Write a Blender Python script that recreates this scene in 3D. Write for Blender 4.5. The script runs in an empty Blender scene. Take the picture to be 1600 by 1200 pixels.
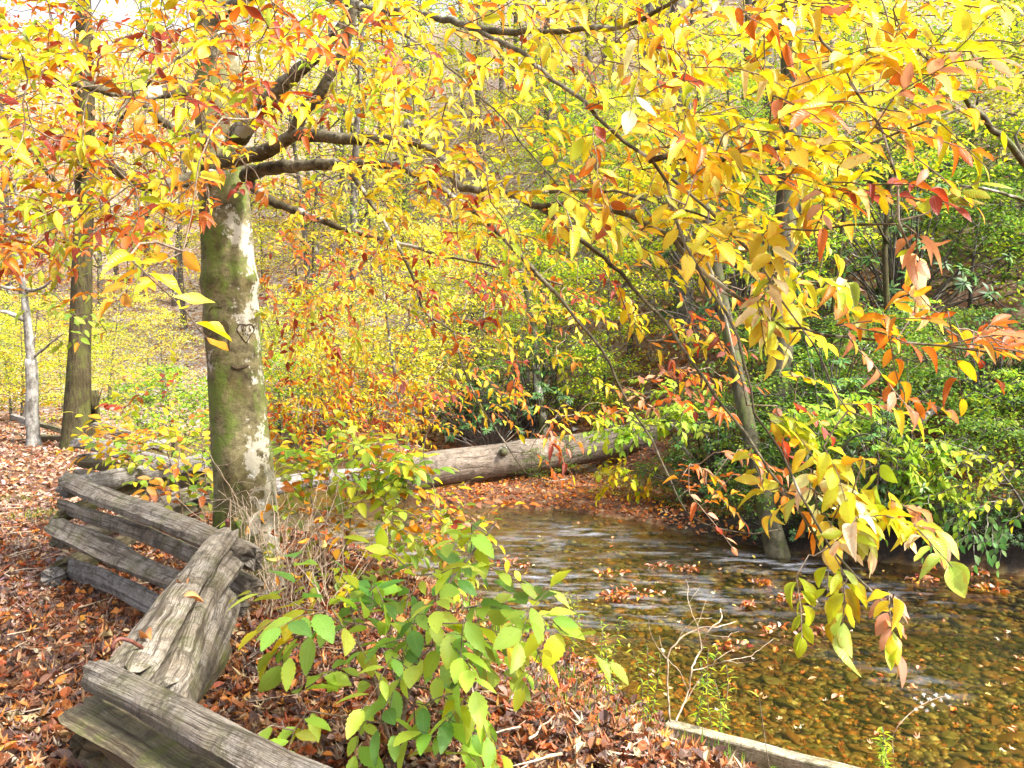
import bpy, math, random
import numpy as np
random.seed(7)
RNG = np.random.default_rng(11)
sc = bpy.context.scene

# ------------------------------------------------------------------ camera
F = 1256.0
CAMZ = 1.8
PITCH = math.atan(44 / F)
cam_d = bpy.data.cameras.new("camera")
cam = bpy.data.objects.new("camera", cam_d)
sc.collection.objects.link(cam)
cam_d.sensor_width = 36
cam_d.lens = 36 * F / 1600
cam_d.clip_start = 0.05
cam_d.clip_end = 600
cam.location = (0, 0, CAMZ)
cam.rotation_euler = (math.pi / 2 - PITCH, 0, 0)
sc.camera = cam

# ------------------------------------------------------------------ light
SUN_EL, SUN_AZ = math.radians(48), math.radians(118)
w = bpy.data.worlds.new("World")
sc.world = w
w.use_nodes = True
nt = w.node_tree
sky = nt.nodes.new("ShaderNodeTexSky")
sky.sky_type = 'NISHITA'
sky.sun_disc = False
sky.sun_elevation = SUN_EL
sky.sun_rotation = SUN_AZ
sky.air_density = 0.7
sky.dust_density = 4.0
sky.ozone_density = 0.6
bg = nt.nodes["Background"]
bg.inputs[1].default_value = 0.15
hs = nt.nodes.new("ShaderNodeHueSaturation"); hs.inputs["Saturation"].default_value = .35; hs.inputs["Value"].default_value = 1.15
nt.links.new(sky.outputs[0], hs.inputs["Color"]); nt.links.new(hs.outputs[0], bg.inputs[0])
sun_d = bpy.data.lights.new("sun", 'SUN')
sun_d.energy = 3.1
sun_d.angle = math.radians(5.0)
sun_d.color = (1.0, 0.93, 0.82)
sun = bpy.data.objects.new("sun", sun_d)
sc.collection.objects.link(sun)
sd_ = (math.sin(SUN_AZ) * math.cos(SUN_EL), math.cos(SUN_AZ) * math.cos(SUN_EL), math.sin(SUN_EL))
from mathutils import Vector
sun.rotation_euler = Vector(sd_).to_track_quat('Z', 'Y').to_euler()
sc.view_settings.view_transform = 'Standard'
sc.view_settings.look = 'None'
sc.view_settings.exposure = 1.70
sc.view_settings.gamma = 1
sc.cycles.max_bounces = 8
sc.cycles.diffuse_bounces = 6
sc.cycles.glossy_bounces = 2
sc.cycles.transmission_bounces = 4
sc.cycles.transparent_max_bounces = 8
sc.cycles.caustics_reflective = False
sc.cycles.caustics_refractive = False
sc.cycles.use_adaptive_sampling = True
sc.cycles.adaptive_threshold = 0.02
sc.cycles.use_denoising = True

# ------------------------------------------------------------------ numbers
CP, SP = math.cos(PITCH), math.sin(PITCH)
def P(px, py, d):
    a = (px - 800) / F; b = (600 - py) / F
    return np.array([d * a, d * (CP + b * SP), CAMZ + d * (-SP + b * CP)])
def PZ(px, py, z):
    a = (px - 800) / F; b = (600 - py) / F
    d = (z - CAMZ) / (-SP + b * CP)
    return P(px, py, d)
def proj(p):
    p = np.atleast_2d(p)
    y = p[:, 1]; z = p[:, 2] - CAMZ
    d = y * CP - z * SP
    u = y * SP + z * CP
    return 800 + F * p[:, 0] / d, 600 - F * u / d, d
def norm(v):
    return v / np.maximum(np.linalg.norm(v, axis=-1, keepdims=True), 1e-9)
def _h(ix, iy, s):
    n = (ix * 374761393 + iy * 668265263 + s * 1274126177) & 0x7fffffff
    n = ((n ^ (n >> 13)) * 1103515245) & 0x7fffffff
    return ((n ^ (n >> 16)) & 0xffff) / 65535.0
def vnoise(x, y, s=0):
    x = np.asarray(x, float); y = np.asarray(y, float)
    ix = np.floor(x).astype(np.int64); iy = np.floor(y).astype(np.int64)
    fx = x - ix; fy = y - iy
    fx = fx * fx * (3 - 2 * fx); fy = fy * fy * (3 - 2 * fy)
    a = _h(ix, iy, s); b = _h(ix + 1, iy, s); c = _h(ix, iy + 1, s); d = _h(ix + 1, iy + 1, s)
    return (a * (1 - fx) + b * fx) * (1 - fy) + (c * (1 - fx) + d * fx) * fy
def fbm(x, y, s=0):
    return vnoise(x, y, s) * .55 + vnoise(x * 2.1, y * 2.1, s + 1) * .3 + vnoise(x * 4.3, y * 4.3, s + 2) * .15

# ------------------------------------------------------------------ mesh builder
COL = sc.collection
class MB:
    def __init__(s):
        s.v = []; s.q = []; s.t = []; s.c = []; s.u = []; s.n = 0; s.smooth = []
    def add(s, v, q=None, t=None, col=(1, 1, 1), uv=None):
        v = np.asarray(v, float).reshape(-1, 3); k = len(v)
        s.v.append(v)
        if q is not None and len(q): s.q.append(np.asarray(q, int).reshape(-1, 4) + s.n)
        if t is not None and len(t): s.t.append(np.asarray(t, int).reshape(-1, 3) + s.n)
        col = np.asarray(col, float)
        s.c.append(np.broadcast_to(col, (k, 3)) if col.ndim == 1 else col)
        s.u.append(np.zeros((k, 2)) if uv is None else np.asarray(uv, float))
        s.n += k
    def mesh(s, name, mat, smooth=True):
        me = bpy.data.meshes.new(name)
        v = np.concatenate(s.v).astype(np.float32)
        q = np.concatenate(s.q) if s.q else np.zeros((0, 4), int)
        t = np.concatenate(s.t) if s.t else np.zeros((0, 3), int)
        me.vertices.add(len(v)); me.vertices.foreach_set("co", v.ravel())
        li = np.concatenate([q.ravel(), t.ravel()]).astype(np.int32)
        me.loops.add(len(li)); me.loops.foreach_set("vertex_index", li)
        nf = len(q) + len(t)
        me.polygons.add(nf)
        st = np.concatenate([np.arange(len(q)) * 4, len(q) * 4 + np.arange(len(t)) * 3]).astype(np.int32)
        me.polygons.foreach_set("loop_start", st)
        me.polygons.foreach_set("use_smooth", np.full(nf, smooth, bool))
        me.update(calc_edges=True)
        uv = np.concatenate(s.u).astype(np.float32)[li]
        ul = me.uv_layers.new(name="UVMap"); ul.data.foreach_set("uv", uv.ravel())
        c = np.concatenate([np.concatenate(s.c), np.ones((len(v), 1))], 1).astype(np.float32)
        ca = me.color_attributes.new("Col", 'FLOAT_COLOR', 'POINT'); ca.data.foreach_set("color", c.ravel())
        me.materials.append(mat)
        return me
    def build(s, name, mat, parent=None, smooth=True):
        return link(name, s.mesh(name, mat, smooth), parent)
def link(name, me, parent=None):
    o = bpy.data.objects.new(name, me); COL.objects.link(o)
    if parent is not None:
        o.parent = parent
        o.matrix_parent_inverse = parent.matrix_basis.inverted()
    return o
def thing(name, label, cat, loc=(0, 0, 0), group=None):
    o = bpy.data.objects.new(name, None); COL.objects.link(o)
    o.location = tuple(float(a) for a in loc); o.empty_display_size = .2
    return tag(o, label, cat, group)
def tag(o, label, cat, group=None, kind=None):
    if label: o["label"] = label
    if cat: o["category"] = cat
    if group: o["group"] = group
    if kind: o["kind"] = kind
    return o

def smooth_path(pts, step=.12, jit=0.0):
    pts = np.asarray(pts, float)
    if len(pts) < 2: return pts
    p = np.vstack([2 * pts[0] - pts[1], pts, 2 * pts[-1] - pts[-2]])
    out = []
    for i in range(1, len(p) - 2):
        L = np.linalg.norm(p[i + 1] - p[i]); n = max(1, int(L / step))
        t = (np.arange(n) / n)[:, None]
        a, b, c, d = p[i - 1], p[i], p[i + 1], p[i + 2]
        out.append(.5 * ((2 * b) + (-a + c) * t + (2 * a - 5 * b + 4 * c - d) * t ** 2 + (-a + 3 * b - 3 * c + d) * t ** 3))
    out.append(pts[-1:])
    o = np.vstack(out)
    if jit and len(o) > 2: o[1:-1] += RNG.normal(0, jit, (len(o) - 2, 3))
    return o
def tube(mb, pts, rad, sides=6, col=(1, 1, 1), bump=0.0, flat=1.0, cap=True, seed=0):
    pts = np.asarray(pts, float); n = len(pts)
    rad = np.broadcast_to(np.asarray(rad, float), (n,))
    T = norm(np.gradient(pts, axis=0))
    up = np.array([0, 0, 1.0]) if abs(T[0][2]) < .9 else np.array([1.0, 0, 0])
    U = np.zeros((n, 3)); u = norm(np.cross(np.cross(T[0], up), T[0]))
    for i in range(n):
        u = u - T[i] * np.dot(u, T[i]); u = u / (np.linalg.norm(u) + 1e-9); U[i] = u
    W = np.cross(T, U)
    a = np.arange(sides + 1) / sides * 2 * np.pi
    L = np.concatenate([[0], np.cumsum(np.linalg.norm(np.diff(pts, axis=0), axis=1))])
    r = rad[:, None] * np.ones((1, sides + 1))
    if bump:
        aa = np.arange(sides) / sides * 6.28
        nz = fbm(3 + np.cos(aa)[None] * 2 + L[:, None] / (rad.mean() * 4 + .01) * .6, 3 + np.sin(aa)[None] * 2 + L[:, None] * .9, seed)
        nz = np.concatenate([nz, nz[:, :1]], 1)
        r = r * (1 + bump * (nz - .5) * 2)
    v = pts[:, None] + (np.cos(a)[None, :, None] * U[:, None] * flat + np.sin(a)[None, :, None] * W[:, None]) * r[..., None]
    s1 = sides + 1
    i = np.arange(n - 1)[:, None] * s1 + np.arange(sides)[None]
    q = np.stack([i, i + 1, i + s1 + 1, i + s1], -1).reshape(-1, 4)
    uv = np.stack([np.broadcast_to(a / 6.283, (n, s1)), np.broadcast_to(L[:, None], (n, s1))], -1).reshape(-1, 2)
    v = v.reshape(-1, 3); t = []
    if cap:
        k = len(v)
        v = np.vstack([v, pts[0], pts[-1]])
        uv = np.vstack([uv, [.5, 0], [.5, L[-1]]])
        t = [(k, j + 1, j) for j in range(sides)] + [(k + 1, (n - 1) * s1 + j, (n - 1) * s1 + j + 1) for j in range(sides)]
    mb.add(v, q, t, col, uv)

# leaf templates: verts (k,3) x across, y along, z normal
def leaf_tpl(rows=6, width=.56, fold=.18, droop=.25, serr=0.0, peak=.42, wave=0.0):
    t = np.linspace(0, 1, rows + 1)
    wv = np.where(t < peak, np.sin(t / peak * np.pi / 2) ** .75, np.cos((t - peak) / (1 - peak) * np.pi / 2) ** .8) * width / 2
    if serr: wv = wv * (1 + serr * np.where(np.arange(rows + 1) % 2, 1, -1)) 
    wv[0] = 0.012; wv[-1] = 0.004
    v = []; uv = []
    for i, tt in enumerate(t):
        z0 = -droop * tt * tt
        wz = wave * math.sin(tt * 9)
        for sx in (-1, 0, 1):
            v.append((sx * wv[i], tt, z0 + abs(sx) * fold * wv[i] + sx * wz * wv[i]))
            uv.append((sx * 1.0, tt))
    q = []
    for i in range(rows):
        b = i * 3
        q += [(b, b + 1, b + 4, b + 3), (b + 1, b + 2, b + 5, b + 4)]
    return np.array(v, float), np.array(q), np.zeros((0, 3), int), np.array(uv, float)
def maple_tpl(curl=.15, s=0):
    r = np.random.default_rng(s)
    pts = [(0, 0)]
    lob = [(-150, .45), (-120, .3), (-105, .72), (-75, .35), (-50, .85), (-25, .42), (0, 1.0), (25, .42), (50, .85), (75, .35), (105, .72), (120, .3), (150, .45)]
    v = [(0, .35, 0)]; uv = [(0, .35)]
    for a, L in lob:
        a = math.radians(a); L = L * .62 * r.uniform(.85, 1.1)
        x, y = math.sin(a) * L, .35 + math.cos(a) * L
        v.append((x, y, curl * (x * x + (y - .35) ** 2) * 2.2 * r.uniform(.3, 1.6))); uv.append((x, y))
    t = [(0, i + 1, i) for i in range(1, len(lob))]
    return np.array(v, float), np.zeros((0, 4), int), np.array(t), np.array(uv, float)
def quad_tpl(width=.6, droop=.12):
    v = np.array([(0, 0, 0), (width / 2, .45, .05), (0, 1, -droop), (-width / 2, .45, .05)], float)
    return v, np.array([(0, 1, 2, 3)]), np.zeros((0, 3), int), np.array([(0, 0), (1, .45), (0, 1), (-1, .45)], float)
def put_leaves(mb, tpl, pos, D, N, size, col):
    v, q, t, uv = tpl
    n = len(pos); k = len(v)
    if n == 0: return
    D = norm(D); X = norm(np.cross(D, N)); Nn = np.cross(X, D)
    size = np.broadcast_to(np.asarray(size, float), (n,))[:, None, None]
    V = pos[:, None] + size * (v[None, :, 0:1] * RNG.uniform(.72, 1.15, (n, 1, 1)) * X[:, None] + v[None, :, 1:2] * D[:, None] + v[None, :, 2:3] * Nn[:, None])
    off = (np.arange(n) * k)[:, None, None]
    mb.add(V.reshape(-1, 3), (q[None] + off).reshape(-1, 4) if len(q) else None, (t[None] + off).reshape(-1, 3) if len(t) else None,
           np.repeat(col, k, 0), np.tile(uv, (n, 1)))

# ------------------------------------------------------------------ palettes (linear albedo)
Y = (.68, .555, .010); YL = (.72, .66, .05); YG = (.46, .54, .02); GR = (.20, .37, .035); DG = (.05, .12, .02)
OR = (.66, .30, .012); RO = (.52, .13, .012); RD = (.30, .03, .012); BR = (.26, .09, .03); TN = (.45, .30, .17); PK = (.62, .30, .18); LM = (.36, .50, .05)
def pal(n, items):
    cs = np.array([c for c, _ in items]); ws = np.array([w_ for _, w_ in items], float); ws /= ws.sum()
    i = RNG.choice(len(cs), n, p=ws)
    c = cs[i] * RNG.uniform(.75, 1.2, (n, 1))
    c = c * RNG.uniform(.88, 1.12, (n, 3))
    return np.clip(c, 0, .85)

# ------------------------------------------------------------------ materials
def mat(name):
    m = bpy.data.materials.new(name); m.use_nodes = True
    nt = m.node_tree
    for n in list(nt.nodes): nt.nodes.remove(n)
    out = nt.nodes.new("ShaderNodeOutputMaterial")
    return m, nt, out
def N_(nt, t, **kw):
    n = nt.nodes.new(t)
    for k, v in kw.items():
        if k in n.inputs: n.inputs[k].default_value = v
        else: setattr(n, k, v)
    return n
def mixc(nt, fac, a, b, mode='MIX'):
    m = nt.nodes.new("ShaderNodeMix"); m.data_type = 'RGBA'; m.blend_type = mode
    for s, v in ((m.inputs[0], fac), (m.inputs[6], a), (m.inputs[7], b)):
        if hasattr(v, 'links'): nt.links.new(v, s)
        elif isinstance(v, (int, float)): s.default_value = v
        else: s.default_value = (*v, 1)
    return m.outputs[2]
def mth(nt, op, a, b=0.0, clamp=False):
    m = nt.nodes.new("ShaderNodeMath"); m.operation = op; m.use_clamp = clamp
    for s, v in ((m.inputs[0], a), (m.inputs[1], b)):
        if hasattr(v, 'links'): nt.links.new(v, s)
        else: s.default_value = v
    return m.outputs[0]
def ramp(nt, fac, stops):
    r = nt.nodes.new("ShaderNodeValToRGB")
    nt.links.new(fac, r.inputs[0])
    e = r.color_ramp.elements
    while len(e) < len(stops): e.new(.5)
    for i, (p, c) in enumerate(stops):
        e[i].position = p; e[i].color = (*c, 1) if not isinstance(c, (int, float)) else (c, c, c, 1)
    return r.outputs[0]
def noise_n(nt, vec, scale, detail=3, rough=.55):
    n = nt.nodes.new("ShaderNodeTexNoise"); n.inputs["Scale"].default_value = scale
    n.inputs["Detail"].default_value = detail; n.inputs["Roughness"].default_value = rough
    if vec is not None: nt.links.new(vec, n.inputs["Vector"])
    return n.outputs["Fac"]
def mapping(nt, vec, scale):
    m = nt.nodes.new("ShaderNodeMapping"); m.inputs["Scale"].default_value = scale
    nt.links.new(vec, m.inputs["Vector"]); return m.outputs[0]
def bump(nt, h, strength=.4, dist=.02):
    b = nt.nodes.new("ShaderNodeBump"); b.inputs["Strength"].default_value = strength; b.inputs["Distance"].default_value = dist
    nt.links.new(h, b.inputs["Height"]); return b.outputs[0]

def leaf_mat(name, trans=.4, rough=.45, detail=True, spec=.5, blotch=.6, bc=(.75, .35, .25)):
    m, nt, out = mat(name)
    at = N_(nt, "ShaderNodeAttribute"); at.attribute_name = "Col"
    col = at.outputs["Color"]; nrm = None
    if detail:
        uvn = N_(nt, "ShaderNodeUVMap"); sep = N_(nt, "ShaderNodeSeparateXYZ"); nt.links.new(uvn.outputs[0], sep.inputs[0])
        au = mth(nt, 'ABSOLUTE', sep.outputs[0])
        tc = N_(nt, "ShaderNodeTexCoord")
        nz = noise_n(nt, tc.outputs["Object"], 14, 3, .7)
        e = mth(nt, 'MULTIPLY', mth(nt, 'POWER', au, 1.6), .45)
        e = mth(nt, 'ADD', e, mth(nt, 'MULTIPLY', sep.outputs[1], .25))
        f = mth(nt, 'ADD', mth(nt, 'MULTIPLY', mth(nt, 'SUBTRACT', nz, .5), 2.6), e)
        f = ramp(nt, f, [(.42, 0.0), (.75, blotch)])
        edge = mixc(nt, 1.0, col, bc, 'MULTIPLY')
        col = mixc(nt, f, col, edge)
        nz2 = noise_n(nt, tc.outputs["Object"], 75, 4, .75)
        col = mixc(nt, ramp(nt, nz2, [(.60, 0.0), (.68, .6 if name != 'green_leaf' else .45)]), col, mixc(nt, 1.0, col, (.55, .3, .2), 'MULTIPLY'))
        # parallel side veins
        ph = mth(nt, 'SUBTRACT', sep.outputs[1], mth(nt, 'MULTIPLY', au, .22))
        vn = mth(nt, 'SINE', mth(nt, 'MULTIPLY', ph, 75.0))
        vn2 = ramp(nt, mth(nt, 'MULTIPLY', mth(nt, 'ADD', vn, 1.0), .5), [(.0, 0.0), (1.0, 1.0)])
        mid = ramp(nt, au, [(.0, 1.0), (.10, 0.0)])
        vv = mth(nt, 'MAXIMUM', mth(nt, 'MULTIPLY', mth(nt, 'POWER', vn2, 4.0), .55), mid)
        col = mixc(nt, mth(nt, 'MULTIPLY', vv, .25), col, mixc(nt, .5, col, (.8, .75, .4)))
        nrm = bump(nt, vn2, .35, .002)
    d = N_(nt, "ShaderNodeBsdfPrincipled"); d.inputs["Roughness"].default_value = rough
    d.inputs["Specular IOR Level"].default_value = spec
    nt.links.new(col, d.inputs["Base Color"])
    if nrm is not None: nt.links.new(nrm, d.inputs["Normal"])
    if trans > 0:
        tr = N_(nt, "ShaderNodeBsdfTranslucent"); nt.links.new(mixc(nt, 1.0, col, (1.15, 1.1, .8), 'MULTIPLY'), tr.inputs[0])
        mx = N_(nt, "ShaderNodeMixShader"); mx.inputs[0].default_value = trans
        nt.links.new(d.outputs[0], mx.inputs[1]); nt.links.new(tr.outputs[0], mx.inputs[2])
        nt.links.new(mx.outputs[0], out.inputs[0])
    else: nt.links.new(d.outputs[0], out.inputs[0])
    return m
M = {}
M['beech_leaf'] = leaf_mat("beech_leaf", .46, .38, blotch=.75, bc=(.92, .5, .3))
M['green_leaf'] = leaf_mat("green_leaf", .5, .36, blotch=.3, bc=(1.25, .85, .3))
M['far_leaf'] = leaf_mat("far_leaf", .45, .6, detail=False, spec=.3)
M['glossy_leaf'] = leaf_mat("glossy_leaf", .15, .5, detail=False, spec=.35)
M['dry_leaf'] = leaf_mat("dry_leaf", .12, .5, detail=True, spec=.4, blotch=.5, bc=(.55, .45, .45))
M['dry_leaf_far'] = leaf_mat("dry_leaf_far", .1, .6, detail=False, spec=.3)

def bark_mat(name, a, b, dark, sc_=(8, 2.5), moss=None, lichen=0.0, pale_side=False, rough=.85, bstr=.6):
    m, nt, out = mat(name)
    tc = N_(nt, "ShaderNodeTexCoord"); ob = tc.outputs["Object"]
    st = mapping(nt, ob, (sc_[0], sc_[0], sc_[1]))
    n1 = noise_n(nt, st, 1.6, 5, .65)
    n2 = noise_n(nt, ob, 3.5, 4, .6)
    n3 = noise_n(nt, ob, 40, 3, .7)
    col = mixc(nt, ramp(nt, n2, [(.38, 0.0), (.6, 1.0)]), a, b)
    col = mixc(nt, ramp(nt, n1, [(.35, .85), (.55, 0.0)]), col, dark)
    col = mixc(nt, ramp(nt, n3, [(.3, .5), (.6, 0.0)]), col, dark)
    if moss:
        nm = noise_n(nt, mapping(nt, ob, (2.2, 2.2, 1.4)), 2.2, 5, .7)
        col = mixc(nt, ramp(nt, nm, [(.50, 0.0), (.62, .8)]), col, moss)
    if lichen:
        nl = noise_n(nt, mapping(nt, ob, (1, 1, .8)), 3.1, 5, .62)
        v = nl
        if pale_side:
            sx = N_(nt, "ShaderNodeSeparateXYZ"); nt.links.new(ob, sx.inputs[0])
            # pale bark and lichen, biased right to paint in the trunk's sunlit side
            v = mth(nt, 'ADD', nl, mth(nt, 'ADD', mth(nt, 'MULTIPLY', mth(nt, 'ADD', sx.outputs[0], 1.93), .55), mth(nt, 'MULTIPLY', mth(nt, 'SUBTRACT', noise_n(nt, ob, 16, 5, .75), .5), .55)))
        col = mixc(nt, ramp(nt, v, [(.60 - lichen * .1, 0.0), (.63 - lichen * .1, .8)]), col, (.40, .38, .31))
        nw = noise_n(nt, ob, 6.5, 3, .5)
        v2 = mth(nt, 'ADD', mth(nt, 'MULTIPLY', v, .6), mth(nt, 'MULTIPLY', nw, .6))
        col = mixc(nt, ramp(nt, v2, [(.76, 0.0), (.775, .9)]), col, (.66, .67, .63))
    d = N_(nt, "ShaderNodeBsdfPrincipled"); d.inputs["Roughness"].default_value = rough
    d.inputs["Specular IOR Level"].default_value = .25
    nt.links.new(col, d.inputs["Base Color"])
    h = mth(nt, 'ADD', n1, mth(nt, 'MULTIPLY', n3, .35))
    nt.links.new(bump(nt, h, bstr, .03), d.inputs["Normal"])
    nt.links.new(d.outputs[0], out.inputs[0])
    return m
M['beech_bark'] = bark_mat("beech_bark", (.115, .095, .035), (.21, .185, .095), (.028, .02, .01), (3.5, 5.5), moss=(.10, .145, .02), lichen=.3, pale_side=True, bstr=.45)
M['limb_bark'] = bark_mat("limb_bark", (.075, .06, .03), (.20, .18, .12), (.02, .015, .008), (14, 14), lichen=.3, bstr=.35)
M['twig'] = bark_mat("twig_bark", (.17, .12, .08), (.34, .28, .21), (.06, .035, .02), (30, 30), bstr=.1)
M['rough_bark'] = bark_mat("rough_bark", (.045, .034, .012), (.085, .065, .03), (.008, .006, .003), (16, 1.6), moss=(.07, .075, .015), bstr=1.0)
M['pale_bark'] = bark_mat("pale_bark", (.22, .21, .18), (.40, .39, .36), (.05, .04, .03), (6, 3), lichen=0, bstr=.4)
M['wood_bark'] = bark_mat("wood_bark", (.09, .075, .06), (.18, .16, .14), (.03, .022, .018), (10, 2), lichen=.15, bstr=.5)
M['mossy_bark'] = bark_mat("mossy_bark", (.09, .085, .04), (.17, .16, .10), (.03, .025, .012), (9, 2), moss=(.1, .13, .02), lichen=.25, bstr=.6)
M['dark_moss'] = bark_mat("dark_mossy_bark", (.06, .055, .025), (.12, .11, .07), (.02, .016, .01), (9, 2), moss=(.07, .09, .02), bstr=.6)
M['dry_twig'] = bark_mat("dry_twig", (.42, .33, .22), (.58, .50, .40), (.25, .15, .08), (30, 30), bstr=.1)

def rail_mat(name, a, b, dark, moss=0.0, grain=1.0):
    m, nt, out = mat(name)
    uvn = N_(nt, "ShaderNodeUVMap")
    tc = N_(nt, "ShaderNodeTexCoord"); ob = tc.outputs["Object"]
    oi = N_(nt, "ShaderNodeObjectInfo")
    wv = noise_n(nt, ob, 6, 2, .5)
    sx = N_(nt, 'ShaderNodeSeparateXYZ'); nt.links.new(uvn.outputs[0], sx.inputs[0])
    cx0 = N_(nt, 'ShaderNodeCombineXYZ'); nt.links.new(mth(nt, 'ADD', sx.outputs[0], mth(nt, 'MULTIPLY', wv, .05)), cx0.inputs[0]); nt.links.new(sx.outputs[1], cx0.inputs[1])
    g = mapping(nt, cx0.outputs[0], (22 * grain, 1.3, 1))
    ad = N_(nt, "ShaderNodeVectorMath"); ad.operation = 'ADD'; nt.links.new(g, ad.inputs[0])
    cx = N_(nt, "ShaderNodeCombineXYZ"); nt.links.new(mth(nt, 'MULTIPLY', oi.outputs["Random"], 50.0), cx.inputs[2]); nt.links.new(cx.outputs[0], ad.inputs[1])
    n1 = noise_n(nt, ad.outputs[0], 1.0, 5, .7)
    n2 = noise_n(nt, ob, 7, 4, .65)
    n3 = noise_n(nt, ob, 60, 3, .7)
    fine = noise_n(nt, mapping(nt, cx0.outputs[0], (120 * grain, 7, 1)), 1.0, 3, .6)
    col = mixc(nt, ramp(nt, n2, [(.35, 0.0), (.65, 1.0)]), a, b)
    col = mixc(nt, ramp(nt, n1, [(.38, .95), (.47, 0.0)]), col, dark)
    col = mixc(nt, ramp(nt, fine, [(.35, .6), (.55, 0.0)]), col, dark)
    col = mixc(nt, ramp(nt, n3, [(.32, .6), (.5, 0.0)]), col, (.10, .08, .05))
    blk = noise_n(nt, ob, 9.0, 6, .8)
    col = mixc(nt, ramp(nt, blk, [(.51, 0.0), (.60, .8)]), col, (.085, .07, .05))
    if moss:
        nm = noise_n(nt, ob, 4.3, 4, .7)
        col = mixc(nt, ramp(nt, nm, [(.5, 0.0), (.62, moss)]), col, (.13, .15, .03))
    d = N_(nt, "ShaderNodeBsdfPrincipled"); d.inputs["Roughness"].default_value = .8; d.inputs["Specular IOR Level"].default_value = .3
    nt.links.new(col, d.inputs["Base Color"])
    h = mth(nt, 'ADD', mth(nt, 'MULTIPLY', n1, 1.0), mth(nt, 'MULTIPLY', fine, .5))
    nt.links.new(bump(nt, h, 1.0, .035), d.inputs["Normal"])
    nt.links.new(d.outputs[0], out.inputs[0])
    return m
M['rail'] = rail_mat("rail_wood", (.27, .225, .165), (.48, .44, .38), (.07, .052, .038), moss=.3)
M['rail_grey'] = rail_mat("rail_grey_wood", (.24, .22, .20), (.40, .38, .36), (.08, .07, .06))
M['rail_moss'] = rail_mat("rail_mossy_wood", (.17, .14, .08), (.29, .25, .16), (.05, .035, .02), moss=.7)
M['log'] = rail_mat("log_wood", (.22, .17, .125), (.36, .30, .24), (.07, .05, .035), grain=1.6)
M['board'] = rail_mat("board_wood", (.42, .36, .24), (.52, .47, .36), (.22, .17, .1), moss=.3, grain=.4)

m, nt, out = mat("forest_soil")
tc = N_(nt, "ShaderNodeTexCoord"); ob = tc.outputs["Object"]
vo = N_(nt, "ShaderNodeTexVoronoi"); vo.inputs["Scale"].default_value = 9; nt.links.new(ob, vo.inputs["Vector"])
n1 = noise_n(nt, ob, .35, 4, .6); n2 = noise_n(nt, ob, 12, 4, .7)
at = N_(nt, "ShaderNodeAttribute"); at.attribute_name = "Col"
c1 = ramp(nt, mth(nt, 'ADD', mth(nt, 'MULTIPLY', vo.outputs["Color"], .6), mth(nt, 'MULTIPLY', n2, .4)), [(.2, (.16, .05, .02)), (.45, (.34, .14, .05)), (.6, (.42, .26, .15)), (.8, (.40, .31, .25))])
col = mixc(nt, 1.0, c1, at.outputs["Color"], 'MULTIPLY')
col = mixc(nt, ramp(nt, n2, [(.3, .6), (.5, 0.0)]), col, (.05, .03, .015))
d = N_(nt, "ShaderNodeBsdfPrincipled", Roughness=.9); nt.links.new(col, d.inputs["Base Color"])
nt.links.new(bump(nt, n2, .6, .05), d.inputs["Normal"]); nt.links.new(d.outputs[0], out.inputs[0])
M['soil'] = m

m, nt, out = mat("river_stone")
tc = N_(nt, "ShaderNodeTexCoord"); ob = tc.outputs["Object"]
at = N_(nt, "ShaderNodeAttribute"); at.attribute_name = "Col"
oi = N_(nt, "ShaderNodeObjectInfo")
n1 = noise_n(nt, ob, 18, 4, .6)
rc = ramp(nt, oi.outputs["Random"], [(0.0, (1, .9, .6)), (.3, (.7, .75, .55)), (.5, (1.3, .8, .4)), (.75, (.6, .5, .35)), (.93, (1.6, 1.5, 1.1)), (1.0, (1.9, 1.8, 1.5))])
col = mixc(nt, 1.0, at.outputs["Color"], rc, 'MULTIPLY')
col = mixc(nt, ramp(nt, n1, [(.4, .5), (.65, 0.0)]), col, mixc(nt, 1.0, col, (.45, .45, .35), 'MULTIPLY'))
d = N_(nt, "ShaderNodeBsdfPrincipled", Roughness=.45); nt.links.new(col, d.inputs["Base Color"]); nt.links.new(bump(nt, n1, .4, .01), d.inputs["Normal"])
nt.links.new(d.outputs[0], out.inputs[0]); M['stone'] = m

m, nt, out = mat("stream_water")
tc = N_(nt, "ShaderNodeTexCoord"); ob = tc.outputs["Object"]
mp = N_(nt, "ShaderNodeMapping"); mp.inputs["Rotation"].default_value = (0, 0, math.radians(30)); mp.inputs["Scale"].default_value = (.8, 2.0, 1); nt.links.new(ob, mp.inputs[0])
r1 = noise_n(nt, mp.outputs[0], 1.7, 3, .5)
r2 = noise_n(nt, mp.outputs[0], 5.5, 3, .55)
r3 = noise_n(nt, mp.outputs[0], 2.6, 4, .6)
at = N_(nt, "ShaderNodeAttribute"); at.attribute_name = "Col"
sp = N_(nt, "ShaderNodeSeparateColor"); nt.links.new(at.outputs["Color"], sp.inputs[0])
h = mth(nt, 'ADD', r1, mth(nt, 'MULTIPLY', r2, .22))
h = mth(nt, 'MULTIPLY', h, mth(nt, 'ADD', mth(nt, 'MULTIPLY', sp.outputs[1], .9), .18))
bn = bump(nt, h, .7, .07)
gl = N_(nt, "ShaderNodeBsdfGlossy", Roughness=.22); gl.inputs["Color"].default_value = (1, 1, 1, 1); nt.links.new(bn, gl.inputs["Normal"])
tr = N_(nt, "ShaderNodeBsdfTransparent")
nt.links.new(mixc(nt, sp.outputs[1], (.76, .67, .37), (.62, .56, .30)), tr.inputs[0])
fr = N_(nt, "ShaderNodeFresnel", IOR=1.33); nt.links.new(bn, fr.inputs["Normal"])
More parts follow.
